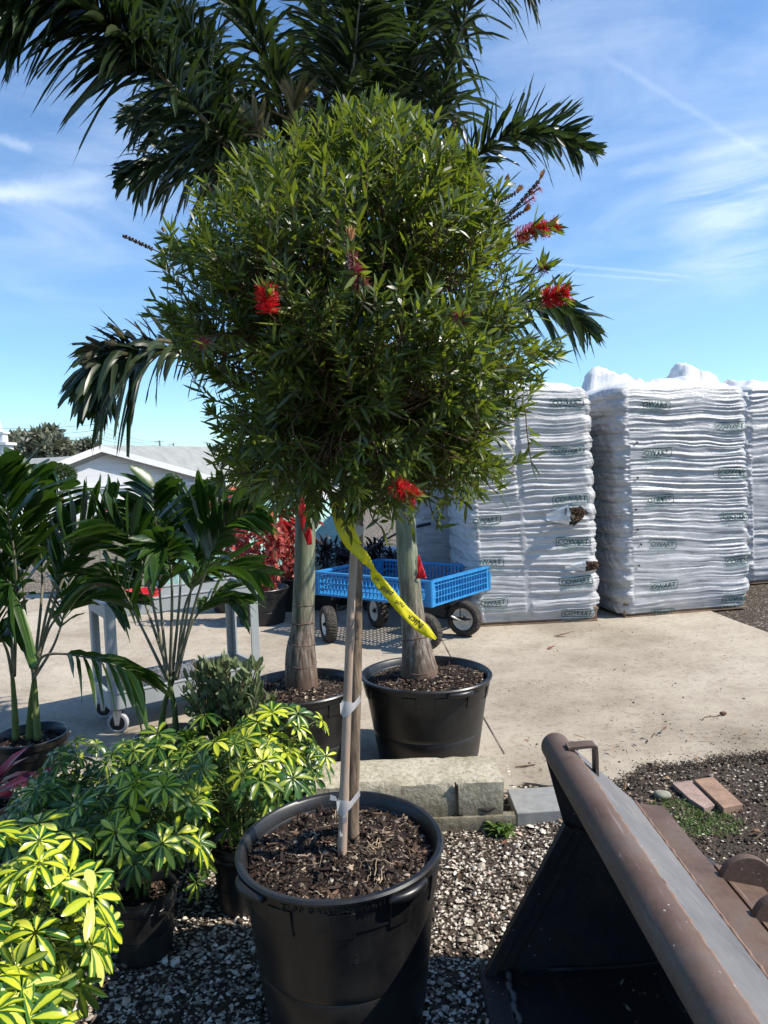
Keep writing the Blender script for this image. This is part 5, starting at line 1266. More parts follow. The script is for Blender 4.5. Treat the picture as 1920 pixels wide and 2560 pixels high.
def frond(parent, pts, n, L, Wd, mat, seed, droop=.35, t0=.22, plumose=1.0, rach=.011, stem_mat='twig2', flat=None, jag=.22, fwd=.55, Lend=.55, nc=4, name='frond'):
    r = rng(seed); P_ = spline(pts, 40); m = MB(); m.tube(P_, [rach * (1.25 - 1.05 * i / 39) for i in range(40)], 7); 
    A = np.array([list(p) for p in P_]); T = norm(np.gradient(A, axis=0)); t = np.sort(t0 + (1 - t0) * r.random(n)) if plumose else np.repeat(np.linspace(t0, 1, n // 2), 2)[:n]
    n = len(t); f = t * 39; i0 = np.clip(f.astype(int), 0, 38); u = (f - i0)[:, None]; B = A[i0] * (1 - u) + A[i0 + 1] * u; Tg = norm(T[i0] * (1 - u) + T[i0 + 1] * u)
    up = np.array([0, 0, 1.0]); side = norm(np.cross(Tg, up) + 1e-6); nrm = norm(np.cross(side, Tg))
    if flat is not None: nrm = norm(np.array(flat)[None] - Tg * (Tg @ np.array(flat))[:, None]); side = norm(np.cross(Tg, nrm))
    if plumose: ang = r.uniform(-2.5, 2.5, n)            # around the rachis, 0 = up
    else: ang = np.where(np.arange(n) % 2 == 0, 1, -1) * (1.35 + r.normal(0, .10, n))
    rad = np.cos(ang)[:, None] * nrm + np.sin(ang)[:, None] * side
    tt = (t - t0) / (1 - t0); ff = fwd + (1.1 - fwd) * tt ** 2.2
    D = norm(rad + Tg * ff[:, None] + r.normal(0, .20 if plumose else .07, (n, 3))); Ll = L * (.55 + .45 * np.sin(np.pi * np.clip(tt * .85 + .12, 0, 1))) * (1 - (1 - Lend) * tt ** 3) * r.uniform(.82, 1.12, n)
    Nn = np.cross(D, np.cross(Tg, D)) ; Nn = norm(Nn + r.normal(0, .25, (n, 3)))
    # leaf blades stand on edge to the rachis for plumose fronds
    R = Ribs(); prof = [(0, .16), (.12, .62), (.38, 1.0), (.66, .9), (.86, .75), (1, .5)] if jag else [(0, .14), (.15, .62), (.42, 1.0), (.7, .86), (.9, .42), (1, .05)]
    R.add(B, D, Nn, Ll, Wd * r.uniform(.7, 1.15, n), prof=prof, grav=droop * r.uniform(.5, 1.5, n), fold=.35, nc=nc, jag=jag, r=r, wav=.10)
    st = m.build(name, MAT['rachis'], parent, smooth=True); R.build('leaflets', mat, st); return st
MAT['rachis'] = _bark('frond_rachis', (.09, .085, .05), (.24, .22, .15), (1, 1, .3), .2, 30)
pl = empty('foxtail_palm', (palmL.x, 3.66, SLAB_Z + HL - .06), 'left of the two big palms, straight ringed grey trunk with a red ribbon', 'palm', 'two big potted palms')
zsL = SLAB_Z + HL - .08
def PX(px, py, Y): return at(px, py, Y)
LB_ = Vector((PX(755, 1708, 3.66).x, 3.66, zsL))
palm_trunk([LB_, PX(752, 1640, 3.66), PX(757, 1560, 3.67), PX(762, 1400, 3.68), PX(764, 1240, 3.7), PX(764, 1040, 3.72), PX(764, 860, 3.74)], [.092, .080, .060, .054, .052, .051, .048], ((PX(757, 1660, 3.66).z, .003), (PX(757, 1608, 3.66).z, .004), (PX(757, 1560, 3.66).z, .006), (PX(757, 1515, 3.66).z, .003)), pl)
pr = empty('foxtail_palm', (palmR.x, 3.74, SLAB_Z + HR - .06), 'right of the two big palms, leaning pale green trunk that flares at the base', 'palm', 'two big potted palms')
RB_ = Vector((PX(1052, 1712, 3.74).x, 3.74, SLAB_Z + HR - .085))
palm_trunk([RB_, PX(1045, 1640, 3.74), PX(1036, 1580, 3.75), PX(1028, 1500, 3.76), PX(1018, 1380, 3.78), PX(1012, 1240, 3.8), PX(1006, 1040, 3.82), PX(1002, 860, 3.84)], [.116, .086, .068, .059, .056, .052, .050, .046], ((PX(1040, 1668, 3.74).z, .003), (PX(1036, 1592, 3.75).z, .005)), pr)
D_ = MAT['leaf_palm']
def F(par, pix, n, L, W_, seed, mat=None, **k): return frond(par, [PX(*p) for p in pix], n, L, W_, mat or D_, seed, **k)
F(pl, ((758, 850, 3.7), (650, 500, 3.55), (555, 350, 3.4), (400, 185, 3.15), (290, 85, 3.0), (180, -5, 2.9), (60, -30, 2.8), (-70, 50, 2.75)), 560, 0.350, 0.036, 101, droop=.42)
F(pl, ((755, 860, 3.7), (650, 560, 3.8), (540, 430, 3.85), (430, 395, 3.85), (320, 440, 3.85)), 170, 0.330, 0.036, 102, droop=.45)
F(pl, ((750, 900, 3.7), (600, 868, 3.65), (431, 868, 3.6), (323, 872, 3.55), (262, 892, 3.5), (236, 950, 3.5)), 70, 0.250, 0.034, 103, MAT['leaf_palm_dead'], droop=0.20, rach=.008)
F(pl, ((750, 900, 3.7), (600, 870, 3.66), (440, 880, 3.6), (330, 885, 3.55), (268, 905, 3.5), (238, 965, 3.5)), 90, 0.320, 0.062, 104, droop=.75, rach=.004, plumose=1.0)
F(pl, ((760, 840, 3.75), (735, 500, 3.9), (700, 250, 3.95), (620, 60, 3.95), (530, -70, 3.9)), 280, 0.340, 0.033, 105, droop=.35)
F(pl, ((765, 840, 3.75), (800, 450, 4.1), (820, 200, 4.3), (800, 0, 4.4), (760, -140, 4.4)), 280, 0.360, 0.034, 106)
F(pl, ((760, 840, 3.75), (700, 560, 4.0), (620, 300, 4.2), (500, 120, 4.3), (370, 0, 4.3), (240, -60, 4.2)), 260, 0.340, 0.033, 107, droop=.5)
F(pl, ((765, 840, 3.7), (830, 420, 3.7), (880, 180, 3.6), (900, 0, 3.5), (930, -120, 3.5)), 260, 0.340, 0.033, 108)
F(pl, ((760, 840, 3.65), (742, 420, 3.55), (738, 300, 3.55), (735, 235, 3.55)), 34, .19, .026, 109, MAT['leaf_palm_tan'], droop=.05, t0=.6, rach=.006)
F(pl, ((757, 850, 3.65), (700, 460, 3.55), (655, 340, 3.5), (610, 300, 3.5)), 30, .20, .034, 110, MAT['leaf_palm_tan'], droop=.15, t0=.6, rach=.006)
F(pl, ((758, 840, 3.7), (650, 470, 3.75), (560, 270, 3.7), (470, 120, 3.65), (390, 20, 3.6), (300, -60, 3.6)), 300, .36, .036, 120, droop=.4)
F(pl, ((758, 840, 3.8), (640, 560, 3.95), (520, 380, 4.0), (420, 300, 4.0), (330, 290, 4.0)), 170, .32, .036, 121, droop=.5)
F(pr, ((1005, 840, 3.8), (1060, 470, 3.8), (1085, 320, 3.8), (1125, 170, 3.8), (1175, 20, 3.8), (1260, -80, 3.75), (1350, -60, 3.7)), 220, 0.330, 0.027, 111, droop=.6)
F(pr, ((1000, 840, 3.84), (1000, 450, 4.0), (1012, 200, 4.1), (1050, 0, 4.15), (1110, -130, 4.1)), 260, 0.360, 0.033, 112)
F(pr, ((1008, 850, 3.8), (1100, 500, 3.72), (1190, 392, 3.65), (1290, 335, 3.6), (1390, 335, 3.55), (1475, 372, 3.5)), 170, 0.280, 0.032, 113, droop=.16, Lend=.5)
F(pr, ((1010, 870, 3.8), (1150, 790, 3.72), (1290, 762, 3.66), (1400, 775, 3.6), (1475, 822, 3.58)), 100, 0.270, 0.042, 114, droop=.35, rach=.008, jag=.4)
F(pr, ((998, 840, 3.84), (940, 450, 3.9), (915, 200, 4.0), (900, 20, 4.0), (930, -120, 3.9)), 260, 0.360, 0.033, 115)
F(pr, ((1000, 840, 3.84), (980, 450, 4.3), (950, 180, 4.45), (880, 0, 4.5), (790, -100, 4.5)), 230, 0.360, 0.034, 116)
F(pr, ((1000, 840, 3.8), (965, 430, 3.75), (957, 300, 3.72), (955, 235, 3.7)), 36, .20, .030, 117, D_, droop=.05, t0=.6, rach=.006)
F(pr, ((1002, 840, 3.84), (1100, 420, 4.2), (1120, 200, 4.3), (1130, 40, 4.3), (1100, -100, 4.3)), 170, 0.330, 0.031, 118)
F(pl, ((760, 840, 3.75), (640, 600, 4.1), (520, 330, 4.3), (440, 150, 4.4), (420, 0, 4.4), (470, -90, 4.4)), 180, 0.340, 0.034, 119)

# flagging ribbons on the palms
def ribbon(name, pts, width, mat, lab, twist=None, n=40, wdir=(1, 0, .1), wfun=None, cat='ribbon'):
    P_ = spline(pts, n); vs = []; nc = 5
    for i, p in enumerate(P_):
        t = (P_[min(i + 1, n - 1)] - P_[max(i - 1, 0)]).normalized(); w = Vector(wdir); w = (w - t * w.dot(t)).normalized()
        if twist: w = Matrix.Rotation(twist(i / (n - 1)), 3, t) @ w
        nn = t.cross(w)
        ww = width * (wfun(i / (n - 1)) if wfun else 1)
        for j in range(nc): s = j / (nc - 1) - .5; vs.append(p + w * ww * s + nn * (.10 * ww * math.cos(s * 5 + i * .4) + .04 * ww * math.sin(i * 1.9 + j)))
    m = MB(); m.add(vs, [(i * nc + j, i * nc + j + 1, (i + 1) * nc + j + 1, (i + 1) * nc + j) for i in range(n - 1) for j in range(nc - 1)])
    o = m.build(name, mat, org=P_[0], smooth=True); s_ = o.modifiers.new('thick', 'SOLIDIFY'); s_.thickness = .0008
    tag(o, lab, cat); return P_
ribbon('red_ribbon', [PX(750, 1238, 3.62), PX(757, 1285, 3.60), PX(768, 1330, 3.59), PX(775, 1362, 3.59)], .055, MAT['red'], 'red flagging ribbon hanging down the left palm trunk', wfun=lambda t: .25 + .55 * math.sin(math.pi * min(.9, t * .8 + .1)))
ribbon('red_ribbon', [PX(1046, 1388, 3.74), PX(1049, 1410, 3.73), PX(1053, 1432, 3.72), PX(1054, 1446, 3.72)], .050, MAT['red'], 'red flagging ribbon sticking out behind the right palm trunk', wfun=lambda t: .2 + .9 * t)
ribbon('red_ribbon', [PX(705, 1311, 7.2), PX(722, 1309, 7.2), PX(738, 1304, 7.2)], .05, MAT['red'], 'small red ribbon among the red-leaved plants', wdir=(0, 0, 1))
# ---------------------------------------------------------------- bottlebrush standard tree
TB = Vector((at(879, 2110, Y0).x, Y0 + .0, POT_H - .045 + .035))
tree = empty('bottlebrush_tree', TB, 'staked bottlebrush tree with a dense round green crown and red flowers in the front pot', 'tree')
TT = at(893, 1290, 2.03)
m = MB(); tp = spline([TB - Vector((0, 0, .05)), at(882, 1900, Y0), at(889, 1600, 2.02), TT, at(894, 1120, 2.03), at(890, 950, 2.03), at(885, 780, 2.03)], 50)
m.tube(tp, [float(v) for v in np.interp(np.linspace(0, 1, 50), [0, .04, .3, .62, .8, 1], [.024, .0205, .0190, .0165, .013, .006])], 16, rad=lambda i, a: 1 + .05 * math.sin(a * 5 + i * .4) + .03 * math.sin(a * 9 - i)); m.build('trunk', MAT['bark'], tree, smooth=True)
OUT = [(240, 830, 960), (290, 690, 1100), (340, 620, 1165), (400, 545, 1225), (460, 480, 1270), (520, 450, 1300), (580, 415, 1335), (640, 382, 1362), (700, 372, 1388), (760, 372, 1412), (820, 388, 1425), (880, 415, 1415), (940, 480, 1390), (1000, 505, 1360), (1060, 515, 1320), (1120, 495, 1300), (1180, 490, 1310), (1225, 520, 1275), (1262, 610, 1180), (1300, 780, 1070)]
oy = [o[0] for o in OUT]; oxl = [o[1] for o in OUT]; oxr = [o[2] for o in OUT]
def inside(px, py, mg=0):
    if py < oy[0] + mg or py > oy[-1] - mg: return False
    wv = 26 * vn(py / 38.0, 1.2, 3), 26 * vn(py / 38.0, 8.2, 4)
    return np.interp(py, oy, oxl) + mg + wv[0] < px < np.interp(py, oy, oxr) - mg + wv[1]
def crown():
    r = rng(2024); tips = []; tries = 0
    while len(tips) < 1650 and tries < 60000:
        tries += 1
        py = r.uniform(235, 1300); z = at(890, py, Y0).z; xl, xr = np.interp(py, oy, oxl), np.interp(py, oy, oxr)
        cx = at((xl + xr) / 2, py, Y0).x; hw = (at(xr, py, Y0).x - at(xl, py, Y0).x) / 2
        if r.random() > hw / .6: continue
        a = r.uniform(0, 6.283); q = 1 - .62 * r.random() ** 1.7
        if abs(math.sin(a)) > .0 and r.random() < .25: q = r.uniform(.2, .9)
        x = cx + hw * q * math.cos(a); y = Y0 + hw * .86 * q * math.sin(a); zz = z + r.normal(0, .02)
        lump = float(fbm(x * 5.5, zz * 5.5 + y * 3, 12))
        if lump < -.16 and r.random() < .85: continue
        px_, py_ = proj((x, y, zz))
        if not inside(px_, py_, 2 + 16 * r.random()): continue
        tips.append((x, y, zz, q))
    T = np.array(tips); n = len(T); print('twigs', n, tries)
    ctr = np.array([at(890, 900, Y0).x, Y0, at(890, 900, Y0).z])
    core = np.array([TT.x, TT.y, TT.z])
    # main limbs: cluster tips, route limbs to cluster heads
    K = 34; idx = r.choice(n, K, replace=False); heads = T[idx, :3].copy(); heads = ctr + (heads - ctr) * .72
    limb = []; mb = MB()
    for h in heads:
        zt = core[2] + max(.0, (h[2] - core[2])) * r.uniform(.05, .42); st = np.array([np.interp(zt, [p.z for p in tp], [p.x for p in tp]), Y0 + .02, zt])
        mid = st * .5 + h * .5 + np.array([0, 0, -.04]) + r.normal(0, .025, 3); P_ = spline([st, mid, h], 14); mb.tube(P_, [.0085 * (1 - .06 * i) for i in range(14)], 6); limb.append(np.array([list(p) for p in P_]))
    mb.build('limbs', MAT['twig'], tree, smooth=True)
    Lp = np.concatenate(limb); tw = MB(); R = Ribs()
    for k in range(n):
        tip = T[k, :3]; out = tip - (ctr + np.array([0, 0, -.10])); out = out / np.linalg.norm(out); d = out + np.array([0, 0, .35]) + r.normal(0, .38, 3)
        if tip[2] < core[2] + .12: d = out + np.array([0, 0, -.30]) + r.normal(0, .35, 3)
        d /= np.linalg.norm(d); TL = r.uniform(.09, .20); b = tip - d * TL
        near = Lp[np.argmin(np.linalg.norm(Lp - b, axis=1))]; P_ = spline([near, (near + b) / 2 + r.normal(0, .01, 3), b, (b + tip) / 2 + r.normal(0, .006, 3), tip], 12)
        tw.tube(P_, [.0021 * (1 - .05 * i) for i in range(12)], 4, cap=False)
        nl = int(r.uniform(18, 32)); t = np.sort(r.random(nl)) ** .8; B = b[None] + (tip - b)[None] * t[:, None]
        ph = np.arange(nl) * 2.4 + r.uniform(0, 6); s1 = np.cross(d, [0, 0, 1.0]); s1 /= np.linalg.norm(s1) + 1e-9; s2 = np.cross(s1, d)
        rad = np.cos(ph)[:, None] * s1 + np.sin(ph)[:, None] * s2; spread = np.interp(t, [0, .7, 1], [1.35, 1.0, .45]) * r.uniform(.8, 1.2, nl)
        D = norm(rad * spread[:, None] + d[None] * .75 + r.normal(0, .12, (nl, 3)))
        R.add(B, D, norm(d[None] - D * .3 + r.normal(0, .3, (nl, 3))), r.uniform(.038, .070, nl) * (1 - .25 * t), r.uniform(.0062, .0105, nl), prof=[(0, .2), (.25, .8), (.55, 1), (.85, .55), (1, .08)], curl=r.uniform(-.15, .25, nl), grav=r.uniform(0, .12, nl), fold=.35)
    tw.build('twigs', MAT['twig'], tree); R.build('crown', MAT['leaf_bottle'], tree)
    return T
CT = crown()
def hangers():
    # loose sprays below the crown
    r = rng(8)
    for (pa, pb) in (((1075, 1262, 1.9), (1098, 1318, 1.88)), ((800, 1262, 1.85), (770, 1300, 1.82)), ((1010, 1275, 1.8), (1030, 1312, 1.78)), ((860, 1290, 1.78), (880, 1345, 1.76)), ((925, 1280, 1.8), (955, 1322, 1.78)), ((1210, 1195, 1.9), (1245, 1235, 1.9)), ((1320, 1100, 1.95), (1330, 1165, 1.95)), ((690, 1240, 1.9), (700, 1290, 1.9)), ((1130, 1215, 1.9), (1165, 1262, 1.9))):
        R = Ribs(); m = MB(); a = at(*pa); b = at(*pb); a0 = a + Vector((0, .03, .09)); P_ = spline([a0, a, b], 10); m.tube(P_, .0016, 4, cap=False)
        nl = 12; t = np.linspace(.25, 1, nl); A = np.array([list(a0.lerp(b, float(q))) for q in t]); d = np.array((b - a).normalized()); D = norm(r.normal(0, .7, (nl, 3)) + d * .9)
        R.add(A, D, r.normal(0, 1, (nl, 3)), r.uniform(.04, .06, nl), .010, curl=.1, fold=.3)
        h_ = m.build('hanging_twig', MAT['twig'], tree); R.build('hanging_leaves', MAT['leaf_bottle'], h_)
hangers()
CC = Vector((at(890, 850, Y0).x, Y0, at(890, 850, Y0).z))
def sprig(a, d, seed, leaves=14):
    # the leafy twig that carries a flower or seed spike, rooted inside the crown
    r = rng(seed + 900); a = Vector(a); inn = (CC - a).normalized(); L = min(.30, (CC - a).length * .45); P_ = spline([a + inn * L, a + inn * L * .5 - Vector(d) * .03, a], 10)
    m = MB(); m.tube(P_, [.0028 - .00012 * i for i in range(10)], 5); st = m.build('flower_twig', MAT['twig'], tree); R = Ribs(); k = leaves; t = r.uniform(.25, 1, k)
    A = np.array([list(P_[min(9, int(q * 9))]) for q in t]); D = norm(r.normal(0, .7, (k, 3)) - np.array(inn) * .9); R.add(A, D, r.normal(0, 1, (k, 3)), r.uniform(.038, .062, k), .0085, fold=.3, curl=.1); R.build('twig_leaves', MAT['leaf_bottle'], st)
def brush(px, py, Y, dx, dy, L, rad, mat, seed, leaves=True, n=420, name='flower'):
    r = rng(seed); c = at(px, py, Y); ax = (_r * dx - _u * dy * -1 * -1); ax = (_r * dx + _u * (-dy)).normalized() + Vector((0, -.25, 0)); ax.normalize()
    a = c - ax * L / 2; t = r.random(n); ph = r.uniform(0, 6.28, n); s1 = ax.cross(Vector((0, 0, 1))).normalized(); s2 = s1.cross(ax)
    radv = np.cos(ph)[:, None] * np.array(s1) + np.sin(ph)[:, None] * np.array(s2); D = norm(radv + np.array(ax) * r.uniform(-.1, .6, n)[:, None] + r.normal(0, .12, (n, 3)))
    m = MB(); m.tube([a, a + ax * L], .0022, 5); st = m.build(name, MAT['greenstem'], tree); sprig(a, ax, seed)
    R = Ribs(); R.add(np.array(a)[None] + np.array(ax)[None] * (t * L)[:, None], D, r.normal(0, 1, (n, 3)), rad * r.uniform(.7, 1.1, n), .0016, prof=[(0, 1), (.5, .8), (.92, .7), (1, 1.6)], curl=.1); R.build('filaments', mat, st)
    if leaves:
        k = 16; R = Ribs(); t = r.random(k); D = norm(np.array(ax) * .8 + r.normal(0, .6, (k, 3))); R.add(np.array(a + ax * L * .6)[None] + r.normal(0, .006, (k, 3)), D, r.normal(0, 1, (k, 3)), r.uniform(.035, .055, k), .010, fold=.3, curl=.1); R.build('tip_leaves', MAT['leaf_bottle'], st)
brush(668, 752, 1.50, -.1, -1, .050, .026, MAT['petal'], 1)
brush(1010, 1226, 1.62, .75, .45, .062, .026, MAT['petal'], 2)
brush(1388, 740, 1.80, 1, -.15, .066, .028, MAT['petal'], 3, n=560)
brush(1325, 580, 1.82, 1, -.25, .080, .024, MAT['petal'], 4, n=380)
brush(1370, 572, 1.90, 1, -.45, .050, .024, MAT['petal'], 14, n=120)
brush(1356, 672, 1.93, .8, -.6, .025, .020, MAT['petal_old'], 5, n=110)
brush(897, 692, 1.50, .25, 1, .055, .022, MAT['petal_old'], 6, n=240)
brush(884, 652, 1.50, .1, 1, .045, .016, MAT['petal_old'], 7, n=120, leaves=False)
brush(1148, 792, 1.55, .5, .2, .03, .018, MAT['petal_old'], 8, n=110)
brush(508, 860, 1.60, .6, .4, .04, .018, MAT['petal_old'], 9, n=110)
brush(1338, 478, 1.9, .6, -.4, .03, .018, MAT['petal'], 10, n=40, leaves=False)
brush(1322, 502, 1.9, .6, -.4, .03, .016, MAT['petal'], 12, n=40, leaves=False)
def seed_spike(p0, p1, Y, seed):
    r = rng(seed); a, b = at(p0[0], p0[1], Y), at(p1[0], p1[1], Y); m = MB(); m.tube([a, b], .0018, 5); ax = (b - a).normalized(); s1 = ax.cross(Vector((0, 1, 0))).normalized(); s2 = s1.cross(ax); L = (b - a).length
    for k in range(int(L / .0022)):
        t = k * .0022; ph = k * 2.4; o = s1 * math.cos(ph) + s2 * math.sin(ph); m.lathe([(.001, -.0022), (.0026, -.001), (.0027, .0014), (.001, .0026)], a + ax * t + o * .0038, 6)
    m.build('seed_spike', MAT['capsule'], tree, smooth=True); sprig(a, ax, seed + 40, 16)
seed_spike((380, 622), (306, 588), 1.9, 1); seed_spike((1268, 545), (1350, 450), 1.9, 2); seed_spike((1215, 522), (1290, 482), 1.92, 3); seed_spike((1262, 560), (1308, 528), 1.9, 4); seed_spike((870, 640), (868, 690), 1.49, 5); seed_spike((1128, 330), (1140, 290), 1.8, 6); seed_spike((1110, 440), (1120, 400), 1.7, 7)
def bud(px, py, Y, ang, L, seed):
    r = rng(seed); c = at(px, py, Y); d = (_r * math.cos(ang) + _u * math.sin(ang)); k = 14; R = Ribs(); D = norm(np.array(d)[None] + r.normal(0, .16, (k, 3))); R.add(np.array(c)[None] + r.normal(0, .0015, (k, 3)), D, r.normal(0, 1, (k, 3)), L * r.uniform(.7, 1, k), L * .22, fold=.3, nc=2); R.build('leaf_bud', MAT['bud'], tree)
bud(876, 600, 1.49, math.radians(90), .032, 1); bud(1350, 448, 1.9, math.radians(60), .028, 2); bud(1292, 480, 1.92, math.radians(45), .028, 3); bud(1309, 527, 1.9, math.radians(40), .026, 4); bud(1264, 448, 1.9, math.radians(50), .018, 5); bud(410, 580, 1.9, math.radians(120), .018, 6)

# bamboo stake, ties, yellow flagging
sb_, st_ = at(852, 2148, 1.93), at(889, 1300, 1.965)
m = MB(); sp2 = spline([sb_ - Vector((0, 0, .04)), sb_.lerp(st_, .35), sb_.lerp(st_, .7) + Vector((-.002, 0, 0)), st_], 50)
m.tube(sp2, [.0135 - .00006 * i + (.0012 if i in (9, 10, 30, 31) else 0) for i in range(50)], 14); stake = m.build('bamboo_stake', MAT['bamboo'], org=sb_, smooth=True); tag(stake, 'pale bamboo stake tied to the front tree trunk', 'plant stake')
def tie(py, lab, tail):
    z = at(870, py, 1.95).z
    ps = [p for p in sp2]; c1 = min(ps, key=lambda p: abs(p.z - z)); c2 = min(tp, key=lambda p: abs(p.z - z)); n = 28
    m = MB(); vs = []; mid = (c1 + c2) / 2; dv = (c2 - c1); L = dv.length / 2; dv.normalize(); pv = Vector((-dv.y, dv.x, 0)); rr = .0225
    for zz in (-.016, -.005, .005, .016):
        for j in range(n):
            a = 2 * math.pi * j / n; c = math.cos(a); off = (L if c > 0 else -L); p = mid + dv * (off + rr * c) + pv * rr * .95 * math.sin(a) * (1 if abs(c) < .9 else .95); vs.append((p.x, p.y, z + zz + .006 * math.sin(a * 2 + zz * 90) + .10 * (p.x - mid.x)))
    m.add(vs, [(i * n + j, i * n + (j + 1) % n, (i + 1) * n + (j + 1) % n, (i + 1) * n + j) for i in range(3) for j in range(n)])
    if tail:
        p = c1 + Vector((-.004, -.017, 0)); V_ = []
        for i in range(10):
            t = i / 9; q = Vector((p.x + .006 * math.sin(t * 5), p.y - .004 * math.sin(t * 7), z - .01 - tail * t)); V_ += [q + Vector((-.007 * (1 - .4 * t), 0, 0)), q + Vector((.007 * (1 - .4 * t), .002, 0))]
        m.add(V_, [(i * 2, i * 2 + 1, i * 2 + 3, i * 2 + 2) for i in range(9)])
        q = Vector((c1.x - .016, c1.y - .01, z + .012)); m.add([q, q + Vector((-.022, -.004, .006)), q + Vector((-.020, -.004, .022)), q + Vector((-.006, 0, .014))], [(0, 1, 2, 3)])
    o = m.build('plastic_tie', MAT['tape'], org=mid, smooth=True); tag(o, lab, 'plastic tie')
tie(1764, 'clear plastic tie round stake and trunk, midway up', 0); tie(2003, 'clear plastic tie with a hanging tail, just above the soil', .075); tie(1330, 'upper clear plastic tie hidden under the yellow ribbon', .05)
YP = [(838, 1243, 1.90), (848, 1300, 1.89), (868, 1350, 1.88), (902, 1383, 1.87), (928, 1418, 1.86), (944, 1448, 1.86), (985, 1498, 1.86), (1030, 1548, 1.86), (1062, 1575, 1.86), (1090, 1598, 1.86)]
tw_ = lambda t: .9 * math.exp(-((t - .47) / .07) ** 2) + .25 * math.sin(t * 6)
yp = [at(*p) for p in YP]
YR = ribbon('yellow_ribbon', yp, .030, MAT['yellow'], 'long yellow flagging ribbon with black handwriting blowing from the tree trunk', n=70, wdir=tuple(_r * .8 + _u * .5), twist=tw_, wfun=lambda t: 1 - .75 * max(0, (t - .86) / .14) ** 1.4 - .25 * math.exp(-((t - .47) / .05) ** 2))
yo = bpy.data.objects['yellow_ribbon']
def handwriting():
    m = MB()
    def put(txt, t_c, size, off=0.0, seed=0):
        i = int(t_c * 69); p = YR[i]; t = (YR[i + 1] - YR[i - 1]).normalized(); view = (p - CAMP).normalized()
        w = t.cross(view).normalized()
        d = (-_r * .85 + _u * .52).normalized(); d = (d - view * d.dot(view)).normalized(); upv = d.cross(view).normalized() * 1.0
        if upv.dot(_u) > 0: upv = -upv
        tv, tf = text_geo(txt, size, 0, .0003, .25, 1.0); cx = (max(v.x for v in tv) + min(v.x for v in tv)) / 2; cy = (max(v.y for v in tv)) / 2
        # lay the letters on the ribbon plane: just towards the camera
        m.add([p - view * .0065 + d * (v.x - cx) + upv * (v.y - cy + .0015 * math.sin(v.x * 300 + seed)) + w * off for v in tv], tf)
    put('Nick', .800, .025); put('not', .705, .019, .003, 1); put('paid', .635, .021, -.003, 2); put('for', .560, .013, -.004, 3)
    m.build('handwriting', MAT['marker'], yo, org=yo.location)
handwriting()
lp = [at(878, 1262, 1.90), at(872, 1300, 1.885), at(880, 1335, 1.885), at(895, 1360, 1.88)]
P_ = spline(lp, 20); vs = []
m = MB()
for i, p in enumerate(P_): vs += [p + _r * -.013, p + _r * .013 + _u * .003 * math.sin(i)]
m.add(vs, [(2 * i, 2 * i + 1, 2 * i + 3, 2 * i + 2) for i in range(19)]); m.build('knot_end', MAT['yellow'], yo, org=yo.location)

# ---------------------------------------------------------------- small potted palms on the left
SMALL = MAT['leaf_small_palm']
def small_palm(c, rp, Hp, lab, plab, stems, fronds, seed):
    make_pot('nursery_pot', plab, c, rp, rp * .82, Hp, .04, seed, n=48, chips=500, oval=.01, chip_s=.007, group='black pots of the small palms')
    e = empty('small_palm', Vector(c) + Vector((0, 0, Hp - .05)), lab, 'palm', 'small potted palms')
    for st in stems:
        P_ = spline([at(*p) for p in st], 16); m = MB(); m.tube(P_, [.017 - .0006 * i for i in range(16)], 10, rad=lambda i, a: 1 + (.08 if i % 4 == 0 else 0)); m.build('stem', MAT['greenstem'], e, smooth=True)
    r = rng(seed)
    for k, (pix, n, L, w, dr, fl) in enumerate(fronds):
        frond(e, [at(*p) for p in pix], n, L, w, SMALL, seed * 50 + k, droop=dr, t0=.42, plumose=0, rach=.0065, flat=fl, jag=.0 if k % 3 else .12, fwd=1.35, Lend=.85, nc=2)
c1 = at(78, 1836, 3.25); 
